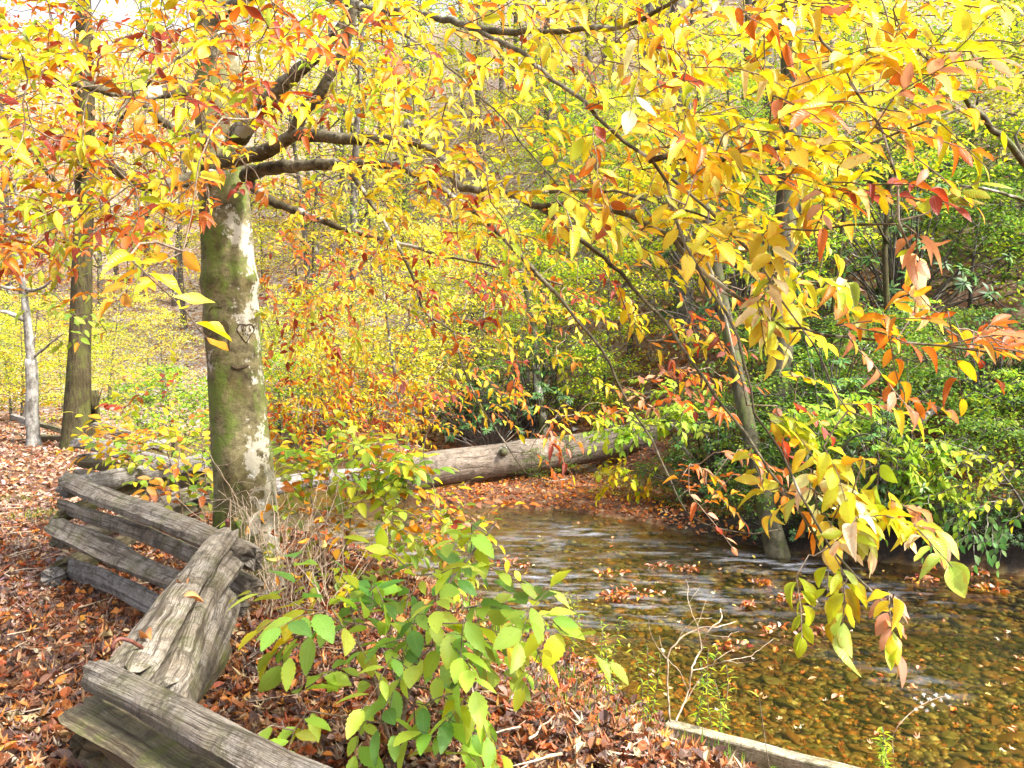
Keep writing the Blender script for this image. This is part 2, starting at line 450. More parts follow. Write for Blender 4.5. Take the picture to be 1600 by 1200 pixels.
mx = N_(nt, "ShaderNodeMixShader"); nt.links.new(mth(nt, 'MULTIPLY', fr.outputs[0], 1.0, True), mx.inputs[0]); nt.links.new(tr.outputs[0], mx.inputs[1]); nt.links.new(gl.outputs[0], mx.inputs[2])
fo = N_(nt, "ShaderNodeBsdfDiffuse"); fo.inputs[0].default_value = (.60, .62, .72, 1)  # bluish white for foam and the painted-in sky reflection
fm = mth(nt, 'MULTIPLY', ramp(nt, mth(nt, 'ADD', mth(nt, 'MULTIPLY', r3, .7), mth(nt, 'MULTIPLY', r2, .3)), [(.48, 0.0), (.74, .55)]), sp.outputs[0], True)
mx2 = N_(nt, "ShaderNodeMixShader"); nt.links.new(fm, mx2.inputs[0]); nt.links.new(mx.outputs[0], mx2.inputs[1]); nt.links.new(fo.outputs[0], mx2.inputs[2])
nt.links.new(mx2.outputs[0], out.inputs[0]); M['water'] = m

m, nt, out = mat("rusty_iron")
tc = N_(nt, "ShaderNodeTexCoord"); n1 = noise_n(nt, tc.outputs["Object"], 60, 4, .6)
d = N_(nt, "ShaderNodeBsdfPrincipled", Roughness=.6, Metallic=.4); nt.links.new(ramp(nt, n1, [(.3, (.06, .02, .02)), (.7, (.22, .08, .05))]), d.inputs["Base Color"]); nt.links.new(d.outputs[0], out.inputs[0]); M['iron'] = m
m, nt, out = mat("carved_scar")
d = N_(nt, "ShaderNodeBsdfPrincipled", Roughness=.9); tc = N_(nt, "ShaderNodeTexCoord"); n1 = noise_n(nt, tc.outputs["Object"], 80, 3, .6)
nt.links.new(ramp(nt, n1, [(.3, (.03, .018, .01)), (.7, (.09, .06, .03))]), d.inputs["Base Color"]); nt.links.new(d.outputs[0], out.inputs[0]); M['scar'] = m

# ------------------------------------------------------------------ terrain
WATER = -0.70
NEAR = [(14, -1.5), (8, .9), (5, 2.4), (3, 3.6), (1.9, 4.3), (1.05, 5.2), (.35, 6.9), (-.55, 8.4), (-1.8, 9.3), (-3.2, 10.4), (-4.6, 12), (-5.8, 14), (-8, 18), (-12, 25)]
FAR = [(-9, 27), (-4.2, 19), (-2.2, 16.6), (-.9, 15.9), (-.6, 15.2), (-1.9, 14.35), (-1.6, 13.9), (-.4, 13.2), (.8, 12.9), (1.9, 12.1), (2.6, 11.1), (3.6, 10.05), (4.6, 9.6), (5.9, 9.0), (10, 7.2), (18, 3)]
POLY = np.array(NEAR + FAR, float)
def sdist(x, y, poly=POLY):
    x = np.asarray(x, float); y = np.asarray(y, float)
    best = np.full(x.shape, 1e9); inside = np.zeros(x.shape, bool)
    n = len(poly)
    for i in range(n):
        ax, ay = poly[i]; bx, by = poly[(i + 1) % n]
        dx, dy = bx - ax, by - ay
        t = np.clip(((x - ax) * dx + (y - ay) * dy) / (dx * dx + dy * dy), 0, 1)
        best = np.minimum(best, np.hypot(x - ax - t * dx, y - ay - t * dy))
        c = ((ay > y) != (by > y)) & (x < (bx - ax) * (y - ay) / (by - ay + 1e-12) + ax)
        inside ^= c
    return np.where(inside, -best, best)
NX = np.array([p[0] for p in NEAR][::-1]); NY = np.array([p[1] for p in NEAR][::-1])
def ss(t): t = np.clip(t, 0, 1); return t * t * (3 - 2 * t)
FX = [-60, -30, -12, -6, -2, 1, 3, 4.5, 6, 10, 20, 60]
FY = [40, 36, 31, 27, 23, 20.5, 16, 11.6, 10.2, 8.6, 5, 0]
SL = [.5, .52, .56, .60, .64, .64, .62, .56, .56, .6, .6, .6]
def gz(x, y):
    x = np.asarray(x, float); y = np.asarray(y, float)
    s = sdist(x, y)
    # mid line decides which bank a point is on
    midx = np.interp(x, [-12, -6, -3, -1, .3, 1.5, 3, 6, 14], [26, 18.5, 15, 13, 11, 9, 7, 5.3, 1.2])
    far = y > midx
    near_z = WATER + .04 + .73 * ss(s / 1.7) + .06 * (fbm(x * .7, y * .7, 3) - .5)
    barw = ss((4.6 - x) / 1.6) * ss((x + 3.5) / 1.5)
    flat = WATER + .03 + .10 * ss(s / .8) + .75 * ss((s - 2.2) / 1.8)
    cut = WATER + .03 + .42 * ss(s / .35) + .35 * ss((s - .2) / 1.6)
    far_z = flat * barw + cut * (1 - barw) + .1 * (fbm(x * .8, y * .8, 5) - .5)
    bed = WATER - .03 - .24 * ss(-s / 1.3) - .08 * (fbm(x * .9, y * .9, 8))
    z = np.where(far, far_z, near_z)
    yf = np.interp(x, FX, FY); sl = np.interp(x, FX, SL)
    dd = (y - yf)
    dd = np.where(dd > 0, dd, 0)
    hz = sl * .92 * (np.sqrt(dd * dd + 4) - 2) * (1 + .12 * (fbm(x * .06 + 9, y * .06, 2) - .5))
    hz = hz + (fbm(x * .25, y * .25, 6) - .5) * np.clip(dd * .12, 0, 1.1)
    z = z + np.where(far | (s > 3), hz, 0)
    return np.where(s < 0, bed, z)
def warp(a, b, n, c, k):
    u = np.linspace(-1, 1, n)
    v = np.sinh(u * k) / math.sinh(k)
    return np.where(v < 0, c + v * (c - a), c + v * (b - c))
gx = warp(-170, 170, 420, 0, 4.6); gy = np.concatenate([np.linspace(-30, -2, 12)[:-1], np.linspace(-2, 19, 190)[:-1], 19 + (np.linspace(0, 1, 160) ** 1.8) * 200])
X, Yg = np.meshgrid(gx, gy); Z = gz(X, Yg)
cap = 75 + 6 * fbm(X * .03, Yg * .03, 1); Z = np.where(Z > cap - 4, cap - 4 + 4 * (1 - np.exp(-(Z - cap + 4) / 4)), Z)
ny, nx = X.shape
i = (np.arange(ny - 1)[:, None] * nx + np.arange(nx - 1)[None])
q = np.stack([i, i + 1, i + nx + 1, i + nx], -1).reshape(-1, 4)
g = MB()
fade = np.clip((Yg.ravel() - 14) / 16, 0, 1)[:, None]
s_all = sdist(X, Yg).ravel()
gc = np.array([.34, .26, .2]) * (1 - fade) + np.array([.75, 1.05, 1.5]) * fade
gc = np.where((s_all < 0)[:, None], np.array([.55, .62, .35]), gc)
wet = ((s_all > 0) & (s_all < 1.0) & (X.ravel() > 2.2) & (Yg.ravel() > 5.5))[:, None]  # far bank strip where the undercut's shade is painted into the soil
gc = np.where(wet, gc * (.07, .065, .055), gc)  # shade put into the vertex colour, almost black
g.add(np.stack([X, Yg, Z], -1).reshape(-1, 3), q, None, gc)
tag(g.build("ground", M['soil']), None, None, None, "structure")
# water
wx = np.linspace(-13, 14, 160); wy = np.linspace(-1.5, 27, 170)
X, Yw = np.meshgrid(wx, wy); ny, nx = X.shape
i = (np.arange(ny - 1)[:, None] * nx + np.arange(nx - 1)[None]); q = np.stack([i, i + 1, i + nx + 1, i + nx], -1).reshape(-1, 4)
sdw = sdist(X, Yw).ravel()
q = q[(sdw[q] < .35).all(1)]
foam_sheen = np.zeros(X.shape); turb = np.zeros(X.shape)  # riffle foam, plus the sky's silvery sheen painted on the water
for (px, py, rr, amt) in [(905, 830, .45, 1.0), (975, 832, .35, .8), (860, 850, .6, .7), (1000, 855, .5, .5), (1215, 885, .55, .9), (1120, 870, .6, .5), (850, 905, .7, .9), (860, 945, .5, 1), (970, 945, .5, .9), (1085, 935, .5, .8),
                          (930, 915, .6, .6), (790, 960, .5, .8), (1040, 965, .5, .5), (1300, 935, .5, .5), (840, 880, .5, .7), (1370, 925, .5, .5), (780, 900, .6, .8), (480, 850, 1.2, .8), (620, 850, 1.0, .8), (700, 880, .8, .8), (1435, 1070, .25, .5), (1400, 1050, .3, .35), (1050, 910, .6, .6)]:
    p = PZ(px, py, WATER); a = math.radians(-38)
    dx, dy = X - p[0], Yw - p[1]
    u = dx * math.cos(a) + dy * math.sin(a); v = -dx * math.sin(a) + dy * math.cos(a)
    foam_sheen = np.maximum(foam_sheen, amt * np.exp(-(u / rr / 1.5) ** 2 - (v / rr / .8) ** 2))
turb = np.clip(1 - (np.abs((Yw + .75 * X) - 10.6)) / 5.0, 0, 1); turb = ss(turb)
wb = MB(); wb.add(np.stack([X, Yw, np.full(X.shape, WATER)], -1).reshape(-1, 3), q, None, np.stack([foam_sheen.ravel(), turb.ravel(), turb.ravel() * 0], -1))
tag(wb.build("water", M['water']), None, None, None, "structure")

# ------------------------------------------------------------------ stones in the stream
def stone_mesh(seed, sub=2):
    import bmesh
    bm = bmesh.new(); bmesh.ops.create_icosphere(bm, subdivisions=sub, radius=1)
    v = np.array([p.co[:] for p in bm.verts]); t = np.array([[a.index for a in f.verts] for f in bm.faces]); bm.free()
    r = np.random.default_rng(seed)
    for _ in range(7):
        n = norm(r.normal(size=3)); dcut = r.uniform(.55, .9)
        h = v @ n; v = v - np.maximum(h - dcut * .85, 0)[:, None] * n * .95
    v *= np.array([1.15, r.uniform(.5, .85), r.uniform(.22, .45)])
    return v, t
base_cols = [(.19, .15, .06), (.13, .13, .06), (.26, .17, .07), (.20, .11, .05), (.30, .26, .15)]
stone_me = []
for k in range(7):
    v, t = stone_mesh(40 + k, 3)
    b = MB(); b.add(v, None, t, base_cols[k % 3]); stone_me.append(b.mesh("river_stone", M['stone']))
sizes = []
cand = []
while len(cand) < 240:
    px, py = RNG.uniform(700, 1600), 900 + 300 * RNG.random() ** .7
    p = PZ(px, py, WATER - .22)
    if sdist(p[0], p[1]) > -.15: continue
    if px < 1050 and RNG.random() < .5: continue
    sz = RNG.uniform(.055, .115) * (1.3 if RNG.random() < .12 else 1)
    if any((p[0] - c[0]) ** 2 + (p[1] - c[1]) ** 2 < (.8 * (sz + c[2])) ** 2 for c in cand): continue
    cand.append((p[0], p[1], sz))
for (x, y, sz) in cand:
    k = RNG.integers(7)
    o = link("river_stone", stone_me[k])
    o.location = (x, y, float(gz(x, y)) + sz * .2); o.scale = (sz, sz, sz); o.rotation_euler = (RNG.normal() * .15, RNG.normal() * .15, RNG.uniform(0, 6.28))
    tag(o, "smooth brown cobble the size of a fist lying under the clear shallow water", "stone", "cobbles on the stream bed")
v0 = [stone_mesh(80 + k, 1) for k in range(5)]
b = MB(); n = 9500; kk = 0
while kk < n:
    m_ = 4000
    px = RNG.uniform(500, 1640, m_); py = 775 + 440 * RNG.random(m_) ** .8
    P0 = np.array([PZ(a, c, WATER - .2) for a, c in zip(px, py)])
    ok = sdist(P0[:, 0], P0[:, 1]) < -.02
    P0 = P0[ok]; zz = gz(P0[:, 0], P0[:, 1])
    for p, z in zip(P0, zz):
        v, t = v0[RNG.integers(5)]
        s = (.018 + .06 * RNG.random() ** 1.8) * (1 + (p[1] > 8) * .5); a = RNG.uniform(0, 6.28); ca, sa = math.cos(a), math.sin(a)
        vv = v * s; vv = np.stack([vv[:, 0] * ca - vv[:, 1] * sa, vv[:, 0] * sa + vv[:, 1] * ca, vv[:, 2]], -1) + (p[0], p[1], z + s * .15)
        c = np.array(base_cols[RNG.integers(5)]) * RNG.uniform(.35, 1.7)
        if RNG.random() < .10: c = np.array([.50, .24, .06])
        if RNG.random() < .04: c = np.array([.6, .58, .48])
        b.add(vv, None, t, c); kk += 1
tag(b.build("gravel", M['stone']), None, None, None, "stuff")

# ------------------------------------------------------------------ leaf litter
DRY_T = [leaf_tpl(4, .6, .5, -.2, wave=.6), leaf_tpl(4, .6, -.6, .3, wave=.5), leaf_tpl(4, .6, .9, -.4), maple_tpl(.3, 1), maple_tpl(.5, 2), maple_tpl(-.35, 3), leaf_tpl(4, .5, 1.5, .2, wave=.9), maple_tpl(.15, 4), maple_tpl(.7, 5), leaf_tpl(4, .7, .25, .1, wave=.4)]
def scatter(mb, pts, z, size, items, tpls, tilt=.45, lift=.02):
    n = len(pts)
    which = RNG.integers(0, len(tpls), n)
    col = pal(n, items)
    for k, tp in enumerate(tpls):
        i = np.where(which == k)[0]
        if not len(i): continue
        a = RNG.uniform(0, 6.28, len(i))
        D = np.stack([np.cos(a), np.sin(a), RNG.normal(0, tilt * .3, len(i))], -1)
        N = np.stack([RNG.normal(0, tilt, len(i)), RNG.normal(0, tilt, len(i)), np.ones(len(i))], -1)
        pos = np.stack([pts[i, 0], pts[i, 1], z[i] + RNG.uniform(0, lift, len(i))], -1)
        put_leaves(mb, tp, pos, D, N, RNG.uniform(size[0], size[1], len(i)), col[i])
LIT = [((.16, .05, .02), 3.6), ((.28, .055, .010), 2.6), ((.33, .11, .025), 2.6), ((.10, .05, .045), 3.4), (TN, 1.5), ((.07, .03, .025), 2.2), ((.5, .2, .03), .9), ((.40, .30, .24), .7)]
LITFAR = [((.36, .22, .16), 3), ((.34, .22, .13), 3), ((.40, .17, .06), 2), (BR, 2), ((.46, .36, .31), 2), ((.14, .08, .06), 1.5)]
# near litter by view density
def screen_pts(n, x0, x1, y0, y1, z):
    px = RNG.uniform(x0, x1, n); py = RNG.uniform(y0, y1, n)
    a = (px - 800) / F; bb = (600 - py) / F
    d = (z - CAMZ) / (-SP + bb * CP)
    return np.stack([d * a, d * (CP + bb * SP)], -1)
lit = MB()
A = RNG.uniform((-6.5, 1.6), (-.2, 9.5), (42000, 2)); A = np.vstack([A, RNG.uniform((-2.5, 1.9), (2.2, 7.0), (30000, 2))])
s = sdist(A[:, 0], A[:, 1]); A = A[s > .03]; s = s[s > .03]
px, py, d = proj(np.column_stack([A, gz(A[:, 0], A[:, 1])])); k = (px > -120) & (px < 1720) & (py < 1330); A = A[k]
z = gz(A[:, 0], A[:, 1])
pathm = (A[:, 0] < -2.6 - .12 * A[:, 1])
scatter(lit, A[~pathm], z[~pathm], (.035, .09), LIT, DRY_T, .42, .06)
scatter(lit, A[pathm], z[pathm], (.035, .085), [(c, w_) for c, w_ in LIT] + [((.34, .24, .21), 2.5), ((.20, .12, .12), 3.5), ((.26, .13, .08), 3)], DRY_T, .35, .02)
tag(lit.build("fallen_leaves", M['dry_leaf'], smooth=False), None, None, None, "stuff")
lit = MB()
A = RNG.uniform((-14, 9), (-1.5, 24), (24000, 2)); s = sdist(A[:, 0], A[:, 1]); A = A[s > .05]
px, py, d = proj(np.column_stack([A, gz(A[:, 0], A[:, 1])])); A = A[(px > -60) & (px < 700)]
scatter(lit, A, gz(A[:, 0], A[:, 1]), (.07, .13), LITFAR, [DRY_T[0], DRY_T[3], quad_tpl(.7, .3)], .5, .03)
A = RNG.uniform((-5, 9.5), (8, 21), (30000, 2)); s = sdist(A[:, 0], A[:, 1]); mid = A[:, 1] > np.interp(A[:, 0], [-12, -6, -3, -1, .3, 1.5, 3, 6, 14], [26, 18.5, 15, 13, 11, 9, 7, 5.3, 1.2])
A = A[(s > -.05) & mid & ~((A[:, 0] > 3.2) & (s < 1.0))]
scatter(lit, A, gz(A[:, 0], A[:, 1]), (.05, .10), [((.45, .17, .06), 3), (BR, 2), (OR, 1), (TN, 1.2), (RO, 1.2)], [DRY_T[0], DRY_T[4], quad_tpl(.7, .4)], .6, .04)
A = RNG.uniform((-50, 16), (50, 85), (70000, 2)); s = sdist(A[:, 0], A[:, 1]); k = (s > .3) & (np.abs(A[:, 0]) < A[:, 1] * .72); A = A[k]
scatter(lit, A, gz(A[:, 0], A[:, 1]), (.12, .3), LITFAR + [((.55, .5, .5), 3)], [quad_tpl(.8, .3)], .4, .05)
tag(lit.build("fallen_leaves", M['dry_leaf_far'], smooth=False), None, None, None, "stuff")
# sunken and drifting leaves
lit = MB()
A = np.array([PZ(px, py, WATER - .1)[:2] for px, py in zip(RNG.uniform(560, 1640, 1500), 800 + 400 * RNG.random(1500))]); s = sdist(A[:, 0], A[:, 1]); A = A[s < -.05]
up = RNG.random(len(A)) < .16
scatter(lit, A[~up], gz(A[~up, 0], A[~up, 1]) + .05, (.04, .08), [((.5, .2, .05), 3), ((.55, .36, .08), 2), (BR, 2), ((.5, .42, .3), 1)], DRY_T[3:8], .3, .02)
scatter(lit, A[up], np.full(up.sum(), WATER + .004), (.04, .07), [((.6, .3, .15), 3), ((.6, .45, .1), 2), ((.5, .42, .3), 1.5), (RO, 1)], DRY_T[:5], .1, .004)
tag(lit.build("fallen_leaves", M['dry_leaf_far'], smooth=False), None, None, None, "stuff")
# fallen twigs among the litter
tw = MB()
A = np.vstack([RNG.uniform((-6, 2), (-1, 10), (150, 2)), RNG.uniform((-1.5, 2.5), (1.6, 6), (90, 2))]); A = A[sdist(A[:, 0], A[:, 1]) > .2]
for x, y in A:
    a = RNG.uniform(0, 6.28); L = RNG.uniform(.08, .4); k = np.linspace(-.5, .5, 5)[:, None]
    p = np.concatenate([np.array([x, y]) + k * L * np.array([math.cos(a), math.sin(a)]) + RNG.normal(0, .012, (5, 2)), np.full((5, 1), 0.0)], 1); p[:, 2] = gz(p[:, 0], p[:, 1]) + .05 + RNG.uniform(0, .02)
    tube(tw, p, np.linspace(.006, .002, 5) * RNG.uniform(.5, 1.2), 5)
tag(tw.build("twig_litter", M['dry_twig']), None, None, None, "stuff")
# grass
gr = MB()
def blades(mb, pts, h, col, w_=.004):
    n = len(pts)
    z = gz(pts[:, 0], pts[:, 1]); a = RNG.uniform(0, 6.28, n); hh = RNG.uniform(h * .5, h, n)
    lean = RNG.uniform(.2, .8, n)
    D = np.stack([np.cos(a) * lean, np.sin(a) * lean, np.ones(n)], -1); N = np.stack([np.cos(a), np.sin(a), -lean], -1)
    tp = leaf_tpl(3, .06, .2, .35)
    put_leaves(mb, tp, np.column_stack([pts, z]), D, N, hh, pal(n, col))
for (px, py, n, r, h) in [(1060, 1150, 120, .3, .14), (1000, 1120, 160, .35, .08), (930, 1060, 200, .35, .08), (880, 1020, 220, .3, .12), (820, 1010, 200, .3, .15), (900, 1180, 250, .3, .1), (1020, 1190, 100, .3, .09), (1130, 1160, 30, .2, .2), (65, 815, 350, .25, .07), (25, 790, 250, .3, .06), (900, 1130, 150, .4, .1), (760, 980, 160, .3, .2), (960, 1150, 200, .4, .1)]:
    c = PZ(px, py, -.3 if px > 300 else 0)
    A = c[:2] + RNG.normal(0, r / 1.6, (n, 2)); A = A[sdist(A[:, 0], A[:, 1]) > -.02]
    blades(gr, A, h, [((.12, .22, .03), 3), (GR, 2), (YG, 1)])
tag(gr.build("grass", M['far_leaf']), None, None, None, "stuff")

# ------------------------------------------------------------------ split rail fence
def rail(name, A, B, wd, ht, m, parent, seed, jag=.6, twist=.5, bend=.02, lab=None):
    """a split log: wedge-like cross-section swept from A to B"""
    A = np.array(A, float); B = np.array(B, float)
    r = np.random.default_rng(seed); n = 44; K = 20
    T = norm(B - A); S = norm(np.cross(T, (0, 0, 1.0))); U = np.cross(S, T)
    ang = np.sort(r.uniform(0, 6.28, 6)); an = np.arange(K) / K * 6.283
    prof = np.ones(K)
    for _ in range(6):
        a0 = r.uniform(0, 6.28); c = r.uniform(.55, .85)
        pr = np.cos(an - a0); prof = np.where(pr * prof > c, c / np.maximum(pr, .2), prof)
    v = []; uv = []
    L = np.linalg.norm(B - A)
    ph = r.uniform(0, 50)
    for i in range(n + 1):
        t = i / n
        c = A + (B - A) * t + S * bend * math.sin(t * 3.1 + ph) * L * .5 + U * bend * math.sin(t * 5 + ph * 2) * L * .4
        tw = twist * (t - .5)
        sc1 = 1.12 + .12 * math.sin(t * 4 + ph) + .16 * (vnoise(t * L * 2.6, ph, seed + 5) - .5) + .08 * (vnoise(t * L * 9, ph, seed + 6) - .5)
        e = 1 - .10 * max(0, 1 - t * 30) - .10 * max(0, 1 - (1 - t) * 30)
        rad = prof * sc1 * e * (1 + .16 * (vnoise(an * 2.2 + 5, np.full(K, t * L * 3 + ph), seed) - .5) + .10 * (vnoise(an * 6 + 5, np.full(K, t * L * 1.5 + ph), seed + 3) - .5) * 2)
        aa = an + tw
        end = 0
        if i == 0: end = -1
        if i == n: end = 1
        jj = (vnoise(an * 3, np.full(K, ph), seed + 9) - .5) * jag * wd
        v.append(c + S[None] * (np.cos(aa) * rad * wd / 2)[:, None] + U[None] * (np.sin(aa) * rad * ht / 2)[:, None] + T[None] * (jj * end)[:, None])
        uv.append(np.stack([an / 6.283, np.full(K, t * L + ph)], -1))
    V = np.vstack(v); UV = np.vstack(uv)
    q = []
    for i in range(n):
        for j in range(K):
            a = i * K + j; b_ = i * K + (j + 1) % K
            q.append((a, b_, b_ + K, a + K))
    k = len(V); V = np.vstack([V, A - T * 0, B]); UV = np.vstack([UV, [.5, ph], [.5, ph + L]])
    t = [(k, (j + 1) % K, j) for j in range(K)] + [(k + 1, n * K + j, n * K + (j + 1) % K) for j in range(K)]
    b = MB(); b.add(V, q, t, (1, 1, 1), UV)
    o = b.build(name, m, parent, smooth=False)
    if lab: o["label"] = lab
    return o
fence = thing("split_rail_fence", "zigzag fence of weathered split rails running beside the leaf-covered path past the beech", "fence", (-1.3, 2.6, 0))
R = 'rail'
def rp(n_, a, b, wd, ht, m, seed, parent=fence, **k): return rail(n_, P(*a), P(*b), wd, ht, M[m], parent, seed, **k)
# front section
rp(R, (143, 1058, 2.62), (700, 1330, 1.55), .10, .135, 'rail', 1, bend=.012)
rp(R, (150, 1112, 2.68), (520, 1330, 1.75), .19, .10, 'rail_moss', 2, bend=.02)
rp(R, (150, 1170, 2.75), (420, 1420, 1.7), .13, .13, 'rail_moss', 3)
rp(R, (200, 1128, 2.85), (128, 1165, 2.5), .13, .12, 'rail_moss', 24)
rp(R, (215, 1190, 2.9), (125, 1250, 2.5), .15, .14, 'rail_moss', 25)
# diagonal section
rp(R, (196, 1058, 2.62), (356, 836, 4.5), .185, .08, 'rail', 4, bend=.008, jag=.9)
rp(R, (240, 1085, 2.66), (362, 880, 4.35), .16, .12, 'rail', 5, bend=.02)
rp(R, (275, 1120, 2.75), (350, 940, 4.3), .16, .12, 'rail', 6, bend=.02)
rp(R, (215, 1175, 2.8), (345, 1010, 4.25), .13, .12, 'rail_moss', 7)
# long section going left and back
rp(R, (98, 748, 6.4), (400, 872, 4.35), .14, .17, 'rail', 8, bend=.012)
rp(R, (104, 785, 6.4), (392, 918, 4.4), .14, .12, 'rail', 9, bend=.02)
rp(R, (88, 826, 6.3), (372, 950, 4.5), .13, .16, 'rail', 10, bend=.015)
rp(R, (98, 884, 6.3), (330, 985, 4.5), .15, .16, 'rail_grey', 11, bend=.02)
# section behind, going right
rp(R, (96, 770, 6.25), (320, 716, 8.8), .17, .14, 'rail_grey', 12)
rp(R, (92, 808, 6.2), (300, 738, 8.7), .14, .13, 'rail_moss', 13)
rp(R, (92, 848, 6.2), (310, 768, 8.6), .15, .15, 'rail', 14)
rp(R, (84, 888, 6.1), (305, 795, 8.6), .15, .14, 'rail_moss', 15)
rp(R, (80, 905, 6.0), (130, 880, 6.6), .16, .14, 'rail_grey', 16)
# section going left again
rp(R, (128, 695, 10.4), (330, 735, 8.6), .28, .2, 'rail_grey', 17, bend=.03)
rp(R, (122, 722, 10.3), (330, 760, 8.5), .16, .14, 'rail_moss', 18)
rp(R, (126, 742, 10.2), (330, 785, 8.5), .16, .14, 'rail', 19)
rp(R, (130, 718, 10.3), (260, 690, 12.5), .18, .15, 'rail_grey', 20)
rp(R, (148, 664, 12.8), (260, 700, 11.9), .16, .14, 'rail', 22)
b = MB(); pts = smooth_path([P(222, 1012, 2.75), P(205, 1002, 2.7), P(188, 998, 2.68), P(178, 1004, 2.66), P(176, 1016, 2.66)], .01)
tube(b, pts, .007, 8); b.build("iron_spike", M['iron'], fence)
b = MB(); tube(b, smooth_path([P(356, 822, 4.36), P(355, 812, 4.34)], .01), .012, 8); b.build("iron_spike", M['iron'], fence)
far_f = thing("split_rail_fence", "low grey rails of the old fence behind the dark rough trunk at the path's end", "fence", (-11, 16, 0))
for k, (a, b_) in enumerate([((52, 684, 16.5), (100, 683, 16)), ((50, 700, 16.3), (100, 702, 15.8)), ((60, 660, 16.6), (100, 676, 16)), ((-10, 692, 17), (34, 706, 15.5)), ((45, 712, 16.2), (95, 714, 15.8)), ((20, 652, 18), (52, 664, 17))]):
    rp(R, a, b_, .17, .15, 'rail_grey' if k % 2 else 'rail_moss', 30 + k, far_f)
# loose curled leaves on the diagonal rail, one thing each
for k, (px, py, d, a) in enumerate([(290, 918, 3.45, 2.2), (283, 940, 3.3, .6), (236, 1000, 2.8, 2.4)]):
    b = MB(); put_leaves(b, leaf_tpl(6, .5, 1.6, .4, peak=.5), P(px, py, d)[None], np.array([[math.cos(a), math.sin(a), .1]]), np.array([[.2, -.3, 1]]), .09, np.array([[.62, .25, .08]]))
    tag(b.build("fallen_leaf", M['dry_leaf']), ["small curled orange leaf highest up on the slanting fence rail", "curled yellow orange leaf halfway down the slanting fence rail", "long curled orange leaf beside the rusty iron spike"][k], "leaf", "dry leaves lying on the fence")

# ------------------------------------------------------------------ fallen log over the stream
lg = thing("fallen_log", "huge bare fallen trunk bridging the stream from bank to bank", "log", P(830, 730, 15.3))
b = MB()
pts = smooth_path([P(625, 744, 14.6), P(680, 732, 14.9), P(800, 717, 15.4), P(900, 703, 16), P(1010, 680, 16.4), P(1090, 660, 17.0)], .15)
n = len(pts); tube(b, pts, np.linspace(.335, .29, n) + .03 * np.exp(-((np.linspace(0, 1, n) - .38) / .04) ** 2), 28, bump=.08, seed=5)
b.build("log_stem", M['log'], lg)
b = MB(); c = P(786, 708, 14.95)
tube(b, smooth_path([c + (0, .15, 0), c + (0, -.03, .02), c + (-.01, -.10, .03)], .03), [.12, .10, .085, .08, .075, .06, .05, .05, .05, .05][:len(smooth_path([c + (0, .15, 0), c + (0, -.03, .02), c + (-.01, -.10, .03)], .03))] , 12, bump=.2); b.build("knot", M['mossy_bark'], lg)
lg2 = thing("driftwood_log", "pale bleached log lying in the shrubs behind the beech trunk", "log", P(540, 745, 14))
b = MB(); pts = smooth_path([P(380, 772, 13), P(470, 752, 13.6), P(560, 742, 14.2), P(640, 738, 15)], .2); tube(b, pts, np.linspace(.15, .12, len(pts)), 16, bump=.12, seed=9); b.build("log_stem", M['rail_grey'], lg2)

# board by the water
b = MB(); A = PZ(1042, 1128, -.46); B = A + (PZ(1345, 1206, -.46) - A) * 1.6
T = norm(B - A); S = norm(np.cross(T, (0, 0, 1.0))) * .05
v = []
for c in (A, B):
    for dz, sx in ((.0, 1), (.0, -1), (-.26, -1), (-.26, 1)): v.append(c + S * sx + (0, 0, dz))
L = np.linalg.norm(B - A)
bd = bpy.data.meshes.new("x"); bpy.data.meshes.remove(bd)
n = 24; V = []; UV = []
for i in range(n + 1):
    t = i / n; c = A + (B - A) * t + S * .25 * (vnoise(t * 9, 1, 4) - .5)
    for kx, (dz, sx) in enumerate(((-.005, 1), (.0, .85), (.0, -.85), (-.005, -1), (-.26, -1), (-.26, 1))):
        V.append(c + S * sx + (0, 0, dz + .006 * (vnoise(t * 14 + sx, kx, 7) - .5))); UV.append((kx / 6, t * L))
q = [(i * 6 + j, i * 6 + (j + 1) % 6, i * 6 + 6 + (j + 1) % 6, i * 6 + 6 + j) for i in range(n) for j in range(6)]
q += [(0, 5, 2, 1), (2, 5, 4, 3)]; e = n * 6; q += [(e, e + 1, e + 2, e + 5), (e + 2, e + 3, e + 4, e + 5)]
b.add(V, q, None, (1, 1, 1), UV)
tag(b.build("retaining_board", M['board'], smooth=False), "pale weathered timber board edging the bank at the water, bottom of the photo", "board")

# ------------------------------------------------------------------ the beech
beech = thing("beech_tree", "big lichened beech with a heart carved in its trunk and yellow orange leaves", "tree", (-1.96, 5.85, 0))
b = MB()
tp = [P(392, 960, 5.85), P(388, 900, 5.85), P(383, 830, 5.85), P(381, 750, 5.85), P(371, 620, 5.85), P(362, 500, 5.85), P(355, 380, 5.85), P(346, 250, 5.85), P(340, 150, 5.85), P(338, 60, 5.85), P(330, -60, 5.9), P(325, -300, 6), P(330, -700, 6.2)]
pts = smooth_path(tp, .04); n = len(pts)
hz = pts[:, 2]
rad = np.interp(hz, [-.4, 0, .15, .5, 1.2, 2.0, 2.8, 3.2, 3.9, 5.5, 7.5], [.42, .30, .265, .228, .205, .190, .182, .175, .155, .12, .06])
for zc, am in ((2.33, .018), (1.75, -.006), (3.2, .02), (2.05, .012), (1.1, .008)): rad += am * np.exp(-((hz - zc) / .07) ** 2)
tube(b, pts, rad, 64, bump=.05, seed=3)
trunk_pts = pts; trunk_rad = rad
o = b.build("trunk", M['beech_bark'], beech)
